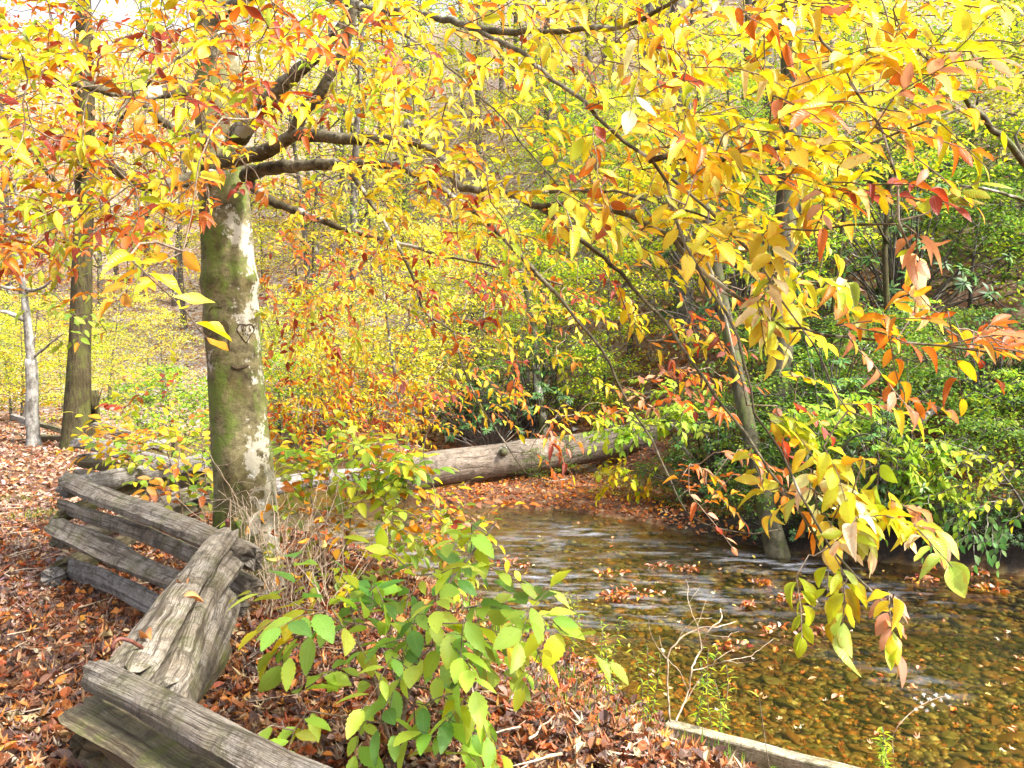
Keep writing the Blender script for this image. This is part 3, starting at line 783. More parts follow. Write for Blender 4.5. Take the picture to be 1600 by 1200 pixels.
# object coordinates centred on the trunk
# carving laid on the trunk surface
def on_trunk(px, py, lift=.002):
    """point on the trunk's camera-facing surface for a target pixel"""
    for d in np.linspace(5.5, 5.9, 400):
        p = P(px, py, d)
        k = int(np.argmin(np.abs(trunk_pts[:, 2] - p[2])))
        if np.hypot(p[0] - trunk_pts[k, 0], p[1] - trunk_pts[k, 1]) < trunk_rad[k] * 1.02 + lift: return p
    return P(px, py, 5.66)
def carve(name, strokes, r):
    b = MB()
    for st in strokes:
        p = np.array([on_trunk(*a) for a in st]); tube(b, smooth_path(p, .006), r, 6)
    b.build(name, M['scar'], beech)
zx = lambda x, y: (340 + x / 17.14, 480 + y / 17.14)
heart = [zx(*a) for a in [(770, 480), (690, 462), (600, 455), (545, 510), (520, 590), (545, 660), (600, 740), (680, 850), (765, 950), (830, 850), (900, 740), (970, 640), (975, 550), (930, 480), (870, 455), (800, 465), (770, 480)]]
carve("carved_heart", [heart], .0042)
carve("carved_letters", [[zx(640, 500), zx(655, 600), zx(665, 660)], [zx(640, 500), zx(700, 510), zx(690, 570), zx(660, 590), zx(725, 640)], [zx(750, 580), zx(750, 640)], [zx(880, 500), zx(840, 530), zx(870, 580), zx(900, 620), zx(845, 640)],
                         [zx(680, 710), zx(690, 760)], [zx(740, 680), zx(745, 740)], [zx(800, 700), zx(810, 750), zx(850, 720)]], .0022)
carve("bark_scar", [[zx(150, 330), zx(240, 400), zx(290, 500), zx(300, 700), zx(310, 900), zx(330, 1150)]], .0035)
carve("bark_scar", [[(362, 572), (370, 576), (380, 574), (388, 571)]], .010)
carve("bark_scar", [[(326, 487), (334, 478), (348, 480)]], .003)
carve("branch_knot", [[(352, 727), (356, 728)]], .013)
carve("branch_knot", [[(358, 746), (360, 747)]], .010)

limbs = [  # (points, r0, r1)
 ([(300, 135, 5.75), (220, 149, 5.3), (144, 137, 4.9), (72, 115, 4.5), (15, 92, 4.2), (-60, 70, 4)], .040, .014),
 ([(325, 214, 5.7), (268, 199, 5.35), (222, 158, 5.2)], .034, .026),
 ([(335, 276, 5.7), (285, 284, 5.4), (241, 292, 5.1), (192, 275, 4.8), (150, 240, 4.6), (82, 232, 4.3), (20, 237, 4.1), (-50, 260, 4)], .046, .016),
 ([(372, 215, 5.75), (412, 165, 5.5), (457, 120, 5.3), (505, 76, 5.1), (560, 10, 4.9), (600, -60, 4.8)], .062, .03),
 ([(344, 254, 5.55), (378, 247, 5.3), (419, 234, 5.15), (460, 210, 5.0), (498, 213, 4.85), (550, 218, 4.7), (637, 220, 4.4), (679, 240, 4.3), (706, 272, 4.15), (720, 292, 4.05), (795, 302, 3.8), (837, 320, 3.65), (912, 321, 3.4), (981, 337, 3.2), (1050, 370, 3.0), (1101, 400, 2.9)], .046, .012),
 ([(460, 210, 5.0), (470, 180, 4.95), (498, 148, 4.9), (536, 79, 4.8), (552, 20, 4.7), (560, -40, 4.7)], .036, .022),
 ([(385, 275, 5.7), (412, 265, 5.4), (481, 258, 5.1), (550, 256, 4.9), (627, 258, 4.6), (644, 268, 4.5), (692, 299, 4.35), (740, 330, 4.2), (785, 368, 4.1), (813, 400, 4.0), (861, 452, 3.9), (905, 503, 3.8), (954, 568, 3.75), (981, 630, 3.7), (1020, 690, 3.65), (1045, 745, 3.6), (1061, 780, 3.6), (1094, 817, 3.5), (1178, 834, 3.4), (1220, 827, 3.3)], .044, .003),
 ([(392, 289, 5.7), (423, 313, 5.5), (481, 337, 5.35), (550, 361, 5.2), (627, 381, 5.05), (706, 402, 4.9), (802, 422, 4.7), (880, 445, 4.6)], .030, .006),
 ([(540, 256, 4.92), (551, 275, 4.9), (582, 320, 4.85), (617, 375, 4.8), (648, 441, 4.8), (668, 493, 4.8), (710, 520, 4.8), (720, 565, 4.8), (747, 627, 4.8), (789, 692, 4.8), (820, 737, 4.8), (861, 752, 4.7), (888, 748, 4.7)], .016, .003),
 ([(342, 20, 5.75), (450, -20, 5.0), (576, 14, 4.2), (637, 17, 3.9), (692, 31, 3.6), (740, 45, 3.35), (800, 75, 3.0), (860, 118, 2.7), (909, 158, 2.5), (936, 182, 2.45), (974, 223, 2.4), (1015, 251, 2.35), (1040, 285, 2.35), (1060, 345, 2.35), (1084, 414, 2.3), (1136, 489, 2.3), (1163, 565, 2.25), (1177, 647, 2.25), (1215, 705, 2.2), (1250, 775, 2.15), (1295, 850, 2.1), (1337, 905, 2.1), (1390, 950, 2.1)], .040, .003),
 ([(740, 45, 3.35), (802, 50, 3.1), (880, 44, 2.9), (980, 40, 2.7), (1100, -20, 2.4), (1246, 0, 2.15), (1284, 58, 2.15), (1342, 144, 2.1), (1380, 206, 2.1), (1404, 285, 2.1), (1411, 344, 2.1), (1421, 388, 2.1)], .016, .003),
 ([(1015, 251, 2.35), (1050, 244, 2.4), (1115, 254, 2.4), (1153, 241, 2.35), (1215, 232, 2.3), (1270, 237, 2.25), (1359, 223, 2.2), (1440, 190, 2.1), (1500, 170, 2.0)], .010, .003),
 ([(860, 300, 3.6), (960, 300, 3.0), (1050, 323, 2.7), (1119, 347, 2.6), (1201, 354, 2.5), (1270, 361, 2.4), (1330, 350, 2.3), (1400, 350, 2.2)], .009, .003),
 ([(1050, 370, 3.0), (1067, 400, 2.9), (1119, 438, 2.75), (1201, 496, 2.5), (1256, 515, 2.35), (1325, 529, 2.2), (1394, 538, 2.1), (1480, 544, 2.0), (1548, 551, 1.95)], .011, .003),
 ([(837, 320, 3.65), (895, 364, 3.5), (943, 402, 3.4), (998, 458, 3.2), (1050, 517, 3.0), (1081, 568, 2.9), (1119, 617, 2.8), (1163, 680, 2.65), (1205, 740, 2.5), (1240, 790, 2.35), (1285, 860, 2.25)], .013, .004),
 ([(1060, 380, 3.0), (1101, 400, 2.9), (1129, 480, 2.8), (1150, 560, 2.7), (1167, 633, 2.6)], .007, .003),
 ([(1050, 280, 2.6), (1110, 330, 2.55), (1180, 403, 2.5), (1222, 469, 2.4), (1270, 537, 2.3), (1304, 606, 2.25), (1325, 641, 2.2), (1359, 656, 2.2)], .006, .002),
 ([(520, -40, 3.8), (420, 10, 3.3), (330, 60, 2.9), (250, 110, 2.7), (180, 180, 2.5)], .012, .004),
 ([(560, 20, 4.0), (640, 60, 3.6), (700, 105, 3.3), (770, 170, 3.0), (830, 240, 2.9), (880, 300, 2.9)], .009, .003),
]
skel = []; skr = []
for pts, r0, r1 in limbs:
    p = smooth_path([P(*a) for a in pts], .07, .004); n = len(p)
    t = np.linspace(0, 1, n); r0 *= 1.25 if r0 > .025 else 1.0; rr = r1 + (r0 - r1) * (1 - t) ** 1.9
    b = MB(); tube(b, p, rr * (1 + .06 * np.sin(t * 60)), 10 if r0 > .02 else 7, bump=.12 if r0 > .02 else .05, seed=int(r0 * 1000))
    b.build("limb", M['limb_bark'], beech)
    k = slice(int(n * .12), None)
    skel.append(p[k]); skr.append(rr[k])
SK = np.vstack(skel); SR = np.concatenate(skr)
# extra limbs out of the upper trunk and behind
BEECH_LEAF = [leaf_tpl(8, .50, .35, .18, serr=.03), leaf_tpl(8, .54, .15, .35, serr=.03), leaf_tpl(8, .44, .8, .1, wave=.35), leaf_tpl(8, .50, -.3, .4, serr=.04), leaf_tpl(8, .46, 1.3, .6), leaf_tpl(8, .48, .5, -.3, wave=.2), leaf_tpl(8, .42, 1.0, .9)]
def sprays(name_t, name_l, regions, root, parent, tmat, lmat, tpls, SK, SR, leafn=(6, 11), twig_r=.0022, out_from=None, maxlink=9):
    """twigs joined to the nearest wood, each with alternate leaves"""
    pts = []
    for (cx, cy, rx, ry, d0, d1, n, items, ls, droop) in regions:
        k = 0
        if lmat == 'green_leaf' and ls > .105: n = int(n * 1.45)
        if name_l == 'crown': big = items is mixG; n = max(1, round(n * (1.35 if cx < 560 else .95 if d0 > 4.4 else .85 if cx < 850 else .68 if big else .64))); ls = .074 if big else .068 if items is mixR else ls; droop = droop * (.8 if big else .32)
        while k < n:
            a, b_ = RNG.uniform(-1, 1, 2)
            if a * a + b_ * b_ > 1 and rx > 60: continue
            pts.append((P(cx + a * rx, cy + b_ * ry, RNG.uniform(d0, d1)), items, ls, droop)); k += 1
    nodes = SK.copy(); nr = SR.copy()
    dist = [float(np.min(np.linalg.norm(nodes - p[0], axis=1))) for p in pts]
    order = np.argsort(dist)
    tb = MB(); lb = MB(); per = {k: [] for k in range(len(tpls))}
    buf = [nodes]; 
    for oi_ in order:
        start, items, ls, droop = pts[oi_]
        if len(buf) > 1 and len(buf) % 6 == 0:
            nodes = np.vstack(buf); buf = [nodes]
        allp = nodes if len(buf) == 1 else np.vstack(buf)
        if len(allp) > len(nr): nr = np.concatenate([nr, np.full(len(allp) - len(nr), twig_r * 1.4)])
        dv = start - allp; dl = np.linalg.norm(dv, axis=1)
        # prefer wood nearer the root than the tip
        rt = np.linalg.norm(allp - root, axis=1); pen = np.maximum(rt - np.linalg.norm(start - root), 0)
        j = int(np.argmin(dl + pen * 1.2)); a = allp[j]; L = dl[j]
        outd = start - root; outd[2] *= .3; outd = norm(outd) * (.35 if (ls > .105 or items is mixG) else 1)
        side = RNG.normal(size=3) * .5
        tdir = norm(outd + side * .9 + np.array([0, 0, -droop + RNG.normal() * .2]))
        tl = ls * (RNG.uniform(1.6, 2.6) if (items is mixG or ls > .105) else RNG.uniform(2.6, 4.8))
        c1 = a + (start - a) * .35 + RNG.normal(0, .07, 3) * L + np.array([0, 0, .08 * L])
        c2 = a + (start - a) * .7 + RNG.normal(0, .07, 3) * L + np.array([0, 0, .08 * L])
        mid = start + tdir * tl * .5 + RNG.normal(0, .04, 3) * tl; end = start + tdir * tl + np.array([0, 0, -.12 * tl])
        path = smooth_path([a, c1, c2, start, mid, end] if L > .12 else [a, start, mid, end], .05 if L < .7 else .09, .0025)
        rr = np.linspace(min(max(twig_r, twig_r + L * .0028), nr[j] * .8 + .001), .0011, len(path))
        tube(tb, path, rr, 4 if L < .5 else 5, cap=False)
        buf.append(path[:-1:2] if len(path) > 3 else path)
        # leaves along the last part
        nl = RNG.integers(*leafn)
        seg = smooth_path([start, mid, end], tl / 14)
        if L > .3: seg = np.vstack([c2 + (start - c2) * np.linspace(.4, .95, 3)[:, None], seg])
        ii = np.linspace(0, len(seg) - 1.01, nl).astype(int)
        pos = seg[ii]; T = norm(np.gradient(seg, axis=0))[ii]
        pn = norm(np.cross(np.cross(T, np.array([[0, 0, 1.0]])), T) + RNG.normal(0, .2, (1, 3)) + np.array([[0, 0, .5]]))
        sd = np.cross(T, pn); sg = np.where(np.arange(nl) % 2, 1, -1)[:, None]
        D = T * RNG.uniform(.4, 1.0, (nl, 1)) + sd * sg * .8 + RNG.normal(0, .22, (nl, 3)); D[-1] = T[-1]
        D[:, 2] -= droop * RNG.uniform(.1, .9, nl)
        Nn = pn + RNG.normal(0, .3, (nl, 3))
        sz = ls * RNG.uniform(.7, 1.2, nl); cc = pal(nl, items)
        # twigs tend to turn colour together
        main = pal(1, items)[0]; mk = RNG.random(nl) < .65; cc[mk] = main * RNG.uniform(.85, 1.1, (mk.sum(), 1))
        wh = RNG.integers(0, len(tpls), nl)
        stem = pos + norm(D) * ls * .09
        for p0, p1 in zip(pos, stem): tube(tb, np.array([p0, p1]), .0009, 3, cap=False)
        for k in range(len(tpls)):
            m_ = wh == k
            if m_.any(): per[k].append((stem[m_], D[m_], Nn[m_], sz[m_], cc[m_]))
    tot = 0
    for k, L_ in per.items():
        if L_:
            a = [np.concatenate([x[i] for x in L_]) for i in range(5)]
            put_leaves(lb, tpls[k], *a); tot += len(a[0])
    print(name_l, tot)
    tb.build(name_t, M[tmat], parent); lb.build(name_l, M[lmat], parent)
    return nodes
mixA = [(Y, 4), (YG, 1.8), (OR, 2.2), (RO, 2.2), (RD, 1.3), (LM, .8)]
mixL = [(Y, 2.4), (YG, 2.2), (OR, 2.2), (RO, 2.4), (RD, 1.8), (LM, .8)]
mixB = [(Y, 6), (YL, 3), (OR, 1.7), (RO, 1), (RD, .5), (YG, 1.6)]
mixC = [(Y, 3), (OR, 2.4), (RO, 2.3), (RD, 1.4), (YL, .9), (YG, 1.6)]
CR = (.80, .72, .42)  # cream: blown highlights painted as leaf colour, also pale leaf backs
mixR = [(CR, 1), (Y, 6), (YL, 5), (OR, 1.4), (RO, .9), (YG, 1.6)]
mixT = [(OR, 3), (Y, 2), (RO, 2.2), (RD, 1), (PK, 1)]
mixP = [(PK, 3), (RO, 2), (OR, 1.5), (Y, 1.5), (RD, .7)]
mixG = [(CR, 1.6), (YL, 4), (YG, 3), (Y, 1.6), (OR, .7), ((.42, .56, .08), 2), (PK, .3)]
L0 = .057
regs = [
 (200, 110, 270, 150, 2.4, 5.2, 125, mixA, L0, .25), (30, 200, 130, 200, 2.6, 5, 50, mixL, L0, .25), (140, 300, 200, 100, 2.6, 5.2, 80, mixL, L0, .3),
 (230, 400, 110, 50, 3.5, 5.5, 12, mixL, L0, .4), (60, 390, 90, 60, 3.5, 5.5, 16, mixL, L0, .4), (130, 480, 70, 50, 4.2, 5.2, 7, [(GR, 1), (LM, 2), (OR, 1)], L0, .3),
 (360, 50, 160, 70, 2.2, 5, 36, mixA, L0, .3), (350, 230, 90, 90, 4.2, 5.2, 12, mixL, L0, .3), (500, 110, 160, 110, 2.6, 5, 34, mixA, L0, .3),
 (700, 90, 200, 120, 2.6, 5, 75, mixB, L0, .35), (560, 330, 160, 90, 4, 6, 55, mixC, L0, .35), (760, 280, 240, 110, 2.9, 4.8, 110, mixB, L0, .35),
 (620, 470, 230, 100, 4.6, 7, 90, mixC, L0, .4), (480, 560, 90, 120, 6.2, 8, 60, mixC, L0, .3), (800, 460, 180, 90, 3.8, 5.5, 60, mixC, L0, .5),
 (540, 640, 180, 60, 6.3, 8.5, 115, mixC, L0, .2), (690, 600, 120, 60, 4.8, 6, 26, mixC, L0, .5), (700, 820, 60, 25, 5.0, 6.0, 9, mixP, L0, .3),
 (940, 90, 170, 120, 2.2, 3.8, 65, mixB, L0, .4), (1110, 100, 170, 120, 2.0, 3.6, 70, mixR, L0, .4), (1300, 100, 150, 120, 1.9, 3.0, 55, mixR, L0, .4), (1480, 60, 120, 70, 1.8, 2.6, 14, mixR, L0, .4),
 (1430, 170, 90, 60, 1.9, 2.4, 12, mixT, L0, .4), (1000, 290, 170, 100, 2.3, 4, 80, mixR, L0, .45), (1180, 290, 170, 100, 2.1, 3.4, 60, mixR, L0, .5), (1350, 300, 70, 50, 2, 2.4, 5, mixT, L0, .6), (1400, 380, 60, 50, 2, 2.3, 5, mixG, L0, .7),
 (1060, 440, 150, 90, 2.8, 4.2, 42, mixC, L0, .6), (1220, 460, 110, 60, 2.3, 3, 18, mixG, L0, .6), (1420, 510, 130, 28, 1.95, 2.3, 17, mixT, L0, .4), (1520, 530, 60, 20, 1.9, 2.1, 6, mixT, L0, .4),
 (860, 590, 110, 110, 4.2, 5, 24, mixC, L0, .6), (1050, 590, 80, 60, 3.2, 3.9, 18, mixP, L0, .6), (1110, 740, 60, 60, 3.3, 3.7, 14, mixP, L0, .7), (1340, 620, 40, 30, 2.1, 2.3, 3, mixT, L0, .7),
 (1220, 690, 90, 60, 2.2, 2.6, 9, mixG, L0, .8), (1290, 760, 110, 60, 2.1, 2.4, 13, mixG, L0, .8), (1360, 820, 90, 45, 2.0, 2.3, 9, mixG, L0, .8), (1300, 890, 70, 30, 2.0, 2.2, 4, mixG, L0, .9), (1390, 935, 30, 25, 2.0, 2.2, 3, mixG, L0, .9), (1230, 600, 60, 40, 2.4, 2.8, 5, mixT, L0, .7),
 (290, 385, 20, 10, 1.8, 1.9, 1, mixR, L0, .1), (190, 400, 20, 10, 1.6, 1.7, 1, mixR, L0, .2), (1000, 20, 500, 60, 2, 3.5, 50, mixB, L0, .4), (860, 690, 40, 60, 4.6, 4.9, 6, mixP, L0, .7),
]
sprays("twigs", "crown", regs, np.array([-1.96, 5.85, 3.2]), beech, 'twig', 'beech_leaf', BEECH_LEAF, SK, SR)

# ------------------------------------------------------------------ background trees: a few grown forms, copied
def disc_leaves(lb, centers, R_, per, size, items, tpl, flat=.16, tilt=.35, groupcol=.5):
    n = len(centers) * per
    c = np.repeat(centers, per, 0)
    rr = np.repeat(R_, per) * np.sqrt(RNG.random(n)); a = RNG.uniform(0, 6.28, n)
    pos = c + np.stack([rr * np.cos(a), rr * np.sin(a), RNG.normal(0, flat, n) * np.repeat(R_, per) - .12 * rr], -1)
    D = np.stack([np.cos(a) + RNG.normal(0, .7, n), np.sin(a) + RNG.normal(0, .7, n), RNG.normal(-.35, .3, n)], -1)
    N = np.stack([RNG.normal(0, tilt, n), RNG.normal(0, tilt, n), np.ones(n)], -1)
    col = pal(n, items)
    gcol = np.repeat(pal(len(centers), items), per, 0); mk = RNG.random(n) < groupcol; col[mk] = gcol[mk] * RNG.uniform(.8, 1.15, (mk.sum(), 1))
    put_leaves(lb, tpl, pos, D, N, size * RNG.uniform(.7, 1.25, n), col)
def tree_form(H, r, base, spread, nl, nd, per, size, items, discR, bark, leafm='far_leaf', lean=.03, tpl=None, sag=.1, up=.35):
    tb = MB(); lb = MB()
    x0 = RNG.normal(0, lean, 2)
    zz = np.linspace(-.4, H, 16); t = np.clip(zz / H, 0, 1)
    path = np.stack([x0[0] * zz + .12 * np.sin(t * 5 + x0[0] * 90) * (H / 10), x0[1] * zz + .12 * np.cos(t * 4.2) * (H / 10) * t, zz], -1)
    path = smooth_path(path, .35)
    tt = np.clip(path[:, 2] / H, 0, 1)
    tube(tb, path, r * (1 - .88 * tt) + .6 * r * np.exp(-np.clip(path[:, 2], 0, 9) * 3) * .5, 10, bump=.08)
    cen = []; rad = []
    for k in range(nl):
        f = base + (1 - base) * (k + RNG.random()) / nl * .97
        j = int(np.argmin(np.abs(path[:, 2] - f * H))); a0 = path[j]
        az = k * 2.4 + RNG.normal() * .4
        prof = math.sin(min(1, (1 - f) / (1 - base) * 1.15 + .12) * 1.57)
        L = spread * prof * RNG.uniform(.7, 1.15)
        dirv = np.array([math.cos(az), math.sin(az), up])
        p1 = a0 + dirv * L * .45; p2 = a0 + np.array([dirv[0], dirv[1], up * .75]) * L * .8 + RNG.normal(0, .06, 3) * L; p3 = a0 + np.array([dirv[0], dirv[1], up * .75 - sag]) * L
        lp = smooth_path([a0, p1, p2, p3], .4)
        tube(tb, lp, np.linspace(r * .32 * (1 - f * .6), r * .04 + .004, len(lp)), 5, cap=False)
        for s_ in range(nd):
            u = RNG.uniform(.25, 1.0); q_ = lp[min(len(lp) - 1, int(u * len(lp)))]
            off = np.array([RNG.normal(0, .22), RNG.normal(0, .22), RNG.normal(0, .08)]) * L * .9
            cpt = q_ + off
            if RNG.random() < .6: tube(tb, np.array([q_, (q_ + cpt) / 2 + (0, 0, .05), cpt]), np.array([.012, .009, .004]) * max(1, r * 6), 3, cap=False)
            cen.append(cpt); rad.append(discR * RNG.uniform(.6, 1.25))
    cen = np.array(cen); rad = np.array(rad)
    disc_leaves(lb, cen, rad, per, size, items, tpl or quad_tpl(.62, .15))
    return tb.mesh("trunk", M[bark]), lb.mesh("crown", M[leafm])
FYL = [(Y, 2.6), ((.70, .66, .14), 4), (YG, 3.5), (OR, .4), ((.6, .6, .25), 1)]
FYG = [(YG, 4), (YL, 2), (LM, 3), (GR, 1)]
FGR = [(LM, 3), (GR, 4), (YG, 1.5)]
FOR_ = [(OR, 2), (Y, 3), (PK, 2), (RO, 1), (YL, 1.5)]
FPK = [((.62, .42, .25), 2), (PK, 2), (YL, 2), (OR, 1)]
FDG = [((.07, .15, .02), 2.4), ((.13, .25, .03), 3), ((.24, .34, .04), 1.8)]
forms = {
 'tall_yellow': [tree_form(17, .17, .22, 3.6, 26, 9, 17, .15, FYL, .8, 'wood_bark') for _ in range(3)],
 'tall_green': [tree_form(16, .18, .2, 3.6, 26, 9, 16, .15, FYG, .8, 'wood_bark') for _ in range(2)],
 'low_yellow': [tree_form(6.0, .06, .12, 2.4, 20, 9, 20, .10, FYL, .5, 'wood_bark', lean=.08, up=.25) for _ in range(3)],
 'low_green': [tree_form(5.5, .06, .10, 2.3, 20, 9, 20, .10, FGR, .5, 'wood_bark', lean=.08, up=.2) for _ in range(3)],
 'low_lime': [tree_form(5.5, .06, .10, 2.3, 20, 9, 20, .10, FYG, .5, 'wood_bark', lean=.08, up=.2) for _ in range(2)],
 'low_orange': [tree_form(5.0, .05, .12, 2.2, 18, 8, 20, .10, FOR_, .5, 'wood_bark', lean=.08, up=.25) for _ in range(2)],
 'tall_pink': [tree_form(15, .16, .2, 3.4, 24, 8, 15, .16, FPK, .8, 'wood_bark')],
 'shrub_green': [tree_form(1.9, .03, .05, 1.2, 18, 8, 20, .065, FDG, .3, 'wood_bark', lean=.1, up=.5) for _ in range(2)],
 'shrub_lime': [tree_form(1.9, .03, .05, 1.2, 18, 7, 16, .08, FGR, .3, 'wood_bark', lean=.1, up=.5) for _ in range(2)],
 'shrub_yellow': [tree_form(1.8, .03, .05, 1.2, 16, 7, 16, .08, FYL + [(OR, 2)], .3, 'wood_bark', lean=.1, up=.5) for _ in range(2)],
 'bare': [tree_form(18, .2, .45, 3, 14, 2, 12, .14, FYL, .7, 'wood_bark') for _ in range(2)],
}
# rhododendron: whorls of long leathery leaves
def rhodo_form():
    tb = MB(); lb = MB(); pos = []; Ds = []; Ns = []; 
    tp = leaf_tpl(3, .28, .15, .25, peak=.55)
    for k in range(95):
        az = RNG.uniform(0, 6.28); el = RNG.uniform(.05, 1.45); R_ = RNG.uniform(.7, 1.35)
        c = np.array([math.cos(az) * math.cos(el) * 1.25, math.sin(az) * math.cos(el) * 1.25, .25 + math.sin(el) * 1.5]) * R_
        m_ = c * np.array([.45, .45, .55]) + RNG.normal(0, .08, 3)
        tube(tb, smooth_path([(RNG.normal(0, .1), RNG.normal(0, .1), -.2), m_, c], .3), .011, 4, cap=False)
        nl = RNG.integers(9, 15); a = np.arange(nl) * 2.4 + az
        ax = norm(c * np.array([1, 1, 1.2]))
        u = norm(np.cross(ax, (0.3, .2, 1.0))); v = np.cross(ax, u)
        rad = np.cos(a)[:, None] * u + np.sin(a)[:, None] * v
        Ds.append(rad + ax * RNG.uniform(-.1, .5, (nl, 1)) + (0, 0, -.15)); Ns.append(ax + rad * -.3 + RNG.normal(0, .1, (nl, 3))); pos.append(np.repeat(c[None], nl, 0) - ax * RNG.uniform(0, .05, (nl, 1)))
    pos = np.concatenate(pos); n = len(pos)
    put_leaves(lb, tp, pos, np.concatenate(Ds), np.concatenate(Ns), RNG.uniform(.10, .17, n), pal(n, [((.05, .13, .03), 3), ((.08, .19, .04), 3), ((.03, .08, .02), 2), ((.16, .28, .06), 1)]))
    return tb.mesh("stem", M['wood_bark']), lb.mesh("foliage", M['glossy_leaf'])
forms['rhodo'] = [rhodo_form() for _ in range(2)]
placed = []
def place(kind, x, y, s=1.0, zs=1.0, v=None, rot=None, name=None, tm=None):
    f = forms[kind][v if v is not None else RNG.integers(len(forms[kind]))]
    o = bpy.data.objects.new(name or {'t': 'tree', 'l': 'small_tree', 's': 'shrub', 'r': 'rhododendron', 'b': 'tree'}[kind[0]], None); COL.objects.link(o)
    o.location = (x, y, float(gz(x, y)) - .05); o.rotation_euler = (0, 0, RNG.uniform(0, 6.28) if rot is None else rot); o.scale = (s, s, s * zs)
    sh = kind.startswith('sh') or kind == 'rhodo'
    for me, nm in zip(f, ("stem", "foliage") if sh else ("trunk", "crown")):
        c = bpy.data.objects.new(nm, me); COL.objects.link(c); c.parent = o
    placed.append((o, kind, x, y)); return o
# hillside woods, stratified in view
def fill(kinds, n, x0, x1, y0, y1, sep, s=(.8, 1.25)):
    k = 0; tries = 0
    while k < n and tries < 6000:
        tries += 1
        y = RNG.uniform(y0, y1); x = RNG.uniform(max(x0, -.72 * y), min(x1, .74 * y))
        if sdist(x, y) < 1.0: continue
        if any((x - a) ** 2 + (y - b_) ** 2 < sep ** 2 for _, kd, a, b_ in placed): continue
        place(kinds[RNG.integers(len(kinds))], x, y, RNG.uniform(*s)); k += 1
# left flat: yellow understory, pinkish behind
fill(['low_yellow', 'low_yellow', 'low_lime'], 22, -22, -4.5, 18.5, 31, 1.8, (.5, .8))
fill(['tall_pink', 'tall_yellow', 'low_orange', 'tall_green'], 30, -45, -8, 30, 60, 2.5)
# centre, behind the log
fill(['low_lime', 'low_yellow', 'low_green', 'low_lime'], 24, -8, 4.5, 18.5, 31, 1.7, (.6, 1.1))
fill(['tall_yellow', 'tall_green', 'low_lime', 'low_yellow', 'bare', 'tall_green'], 38, -14, 14, 28, 58, 2.5)
# right slope
fill(['low_green', 'low_lime', 'low_green', 'low_yellow'], 22, 4.5, 22, 14, 30, 1.9, (.7, 1.1))
fill(['tall_yellow', 'tall_yellow', 'low_yellow', 'bare'], 22, 8, 42, 26, 60, 3.0)
# bank shrubs placed by eye
for (px, py, d, kind, s) in [(770, 705, 18.5, 'rhodo', .9), (830, 690, 19, 'rhodo', 1.1), (730, 690, 20, 'rhodo', 1.0), (900, 695, 19, 'shrub_lime', 1.0), (880, 740, 15.9, 'shrub_green', .45), (830, 752, 15.3, 'shrub_green', .35),
   (660, 700, 20.5, 'shrub_yellow', 1.3), (580, 700, 21, 'shrub_yellow', 1.4), (500, 700, 21, 'shrub_yellow', 1.3), (440, 705, 22, 'shrub_lime', 1.4), (270, 690, 20, 'shrub_lime', 1.3), (220, 690, 22, 'shrub_green', 1.0), (20, 690, 21, 'shrub_yellow', 1.1), (330, 690, 19, 'shrub_lime', 1.1),
   (960, 760, 13.6, 'shrub_yellow', .3), (1010, 765, 13.2, 'shrub_green', .34), (1070, 755, 12.8, 'shrub_green', .5), (1120, 740, 12.6, 'rhodo', .75), (1150, 800, 11.4, 'shrub_green', .4)]:
    p = P(px, py, d); place(kind, p[0], p[1], s)
for k in range(20):
    x = 3.5 + k * .36; y0 = np.interp(x, [2.6, 3.6, 4.6, 5.9, 10, 18], [11.1, 10.05, 9.6, 9.0, 7.2, 3])
    place('shrub_green' if k % 3 else 'rhodo', x, y0 + .32 + RNG.normal(0, .05), RNG.uniform(.3, .42))
for k in range(44):
    # dense evergreen thicket on the steep right bank
    x = 3.9 + (k % 11) * .95 + RNG.normal(0, .25); row = k // 11
    y0 = np.interp(x, [3.6, 4.6, 5.9, 10, 18], [10.05, 9.6, 9.0, 7.2, 3])
    y = y0 + .55 + row * 1.35 + RNG.normal(0, .2)
    place(['shrub_green', 'rhodo', 'shrub_green', 'shrub_lime'][(k * 7 + row) % 4] if row else ['shrub_green', 'rhodo'][k % 2], x, y, RNG.uniform(.55, .8) if row == 0 else RNG.uniform(.75, 1.1))
fill(['shrub_green', 'shrub_green', 'rhodo', 'shrub_lime'], 22, 4.5, 20, 14.5, 24, 1.3, (.9, 1.4))

# named standing trunks seen beyond the stream and by the path
def trunk_tree(name, label, base, top, w0, w1, bark, cat="tree", limbs_=(), crown=None, d0=None, bump_=.08, lichen=None):
    pb = P(*base); pb[2] = min(pb[2], float(gz(pb[0], pb[1]))) - .1
    o = thing(name, label, cat, pb)
    b = MB(); pt = P(*top); jl = np.linalg.norm(pt - pb) * .008; m1 = pb + (pt - pb) * .35 + RNG.normal(0, jl, 3); m2 = pb + (pt - pb) * .7 + RNG.normal(0, jl, 3)
    path = smooth_path([pb, m1, m2, pt], .12); n = len(path); t = np.linspace(0, 1, n)
    tube(b, path, (w0 + (w1 - w0) * t) * (1 + .45 * np.exp(-t * 14)), 20, bump=bump_, seed=int(base[0]))
    b.build("trunk", M[bark], o)
    for lp, r in limbs_:
        b = MB(); pth = smooth_path([P(*a) for a in lp], .12, .006); tube(b, pth, np.linspace(r, r * .25, len(pth)), 7, bump=.1, seed=int(lp[0][0])); b.build("limb", M[bark], o)
    if crown:
        lb = MB(); cen = []; 
        for (px, py, d, r, n) in crown[0]:
            for _ in range(n): cen.append(P(px, py, d) + RNG.normal(0, r, 3) * np.array([1, 1, .7]))
        disc_leaves(lb, np.array(cen), np.full(len(cen), crown[3]), crown[4], crown[2], crown[1], quad_tpl(.6, .15)); lb.build("crown", M['far_leaf'], o)
    return o
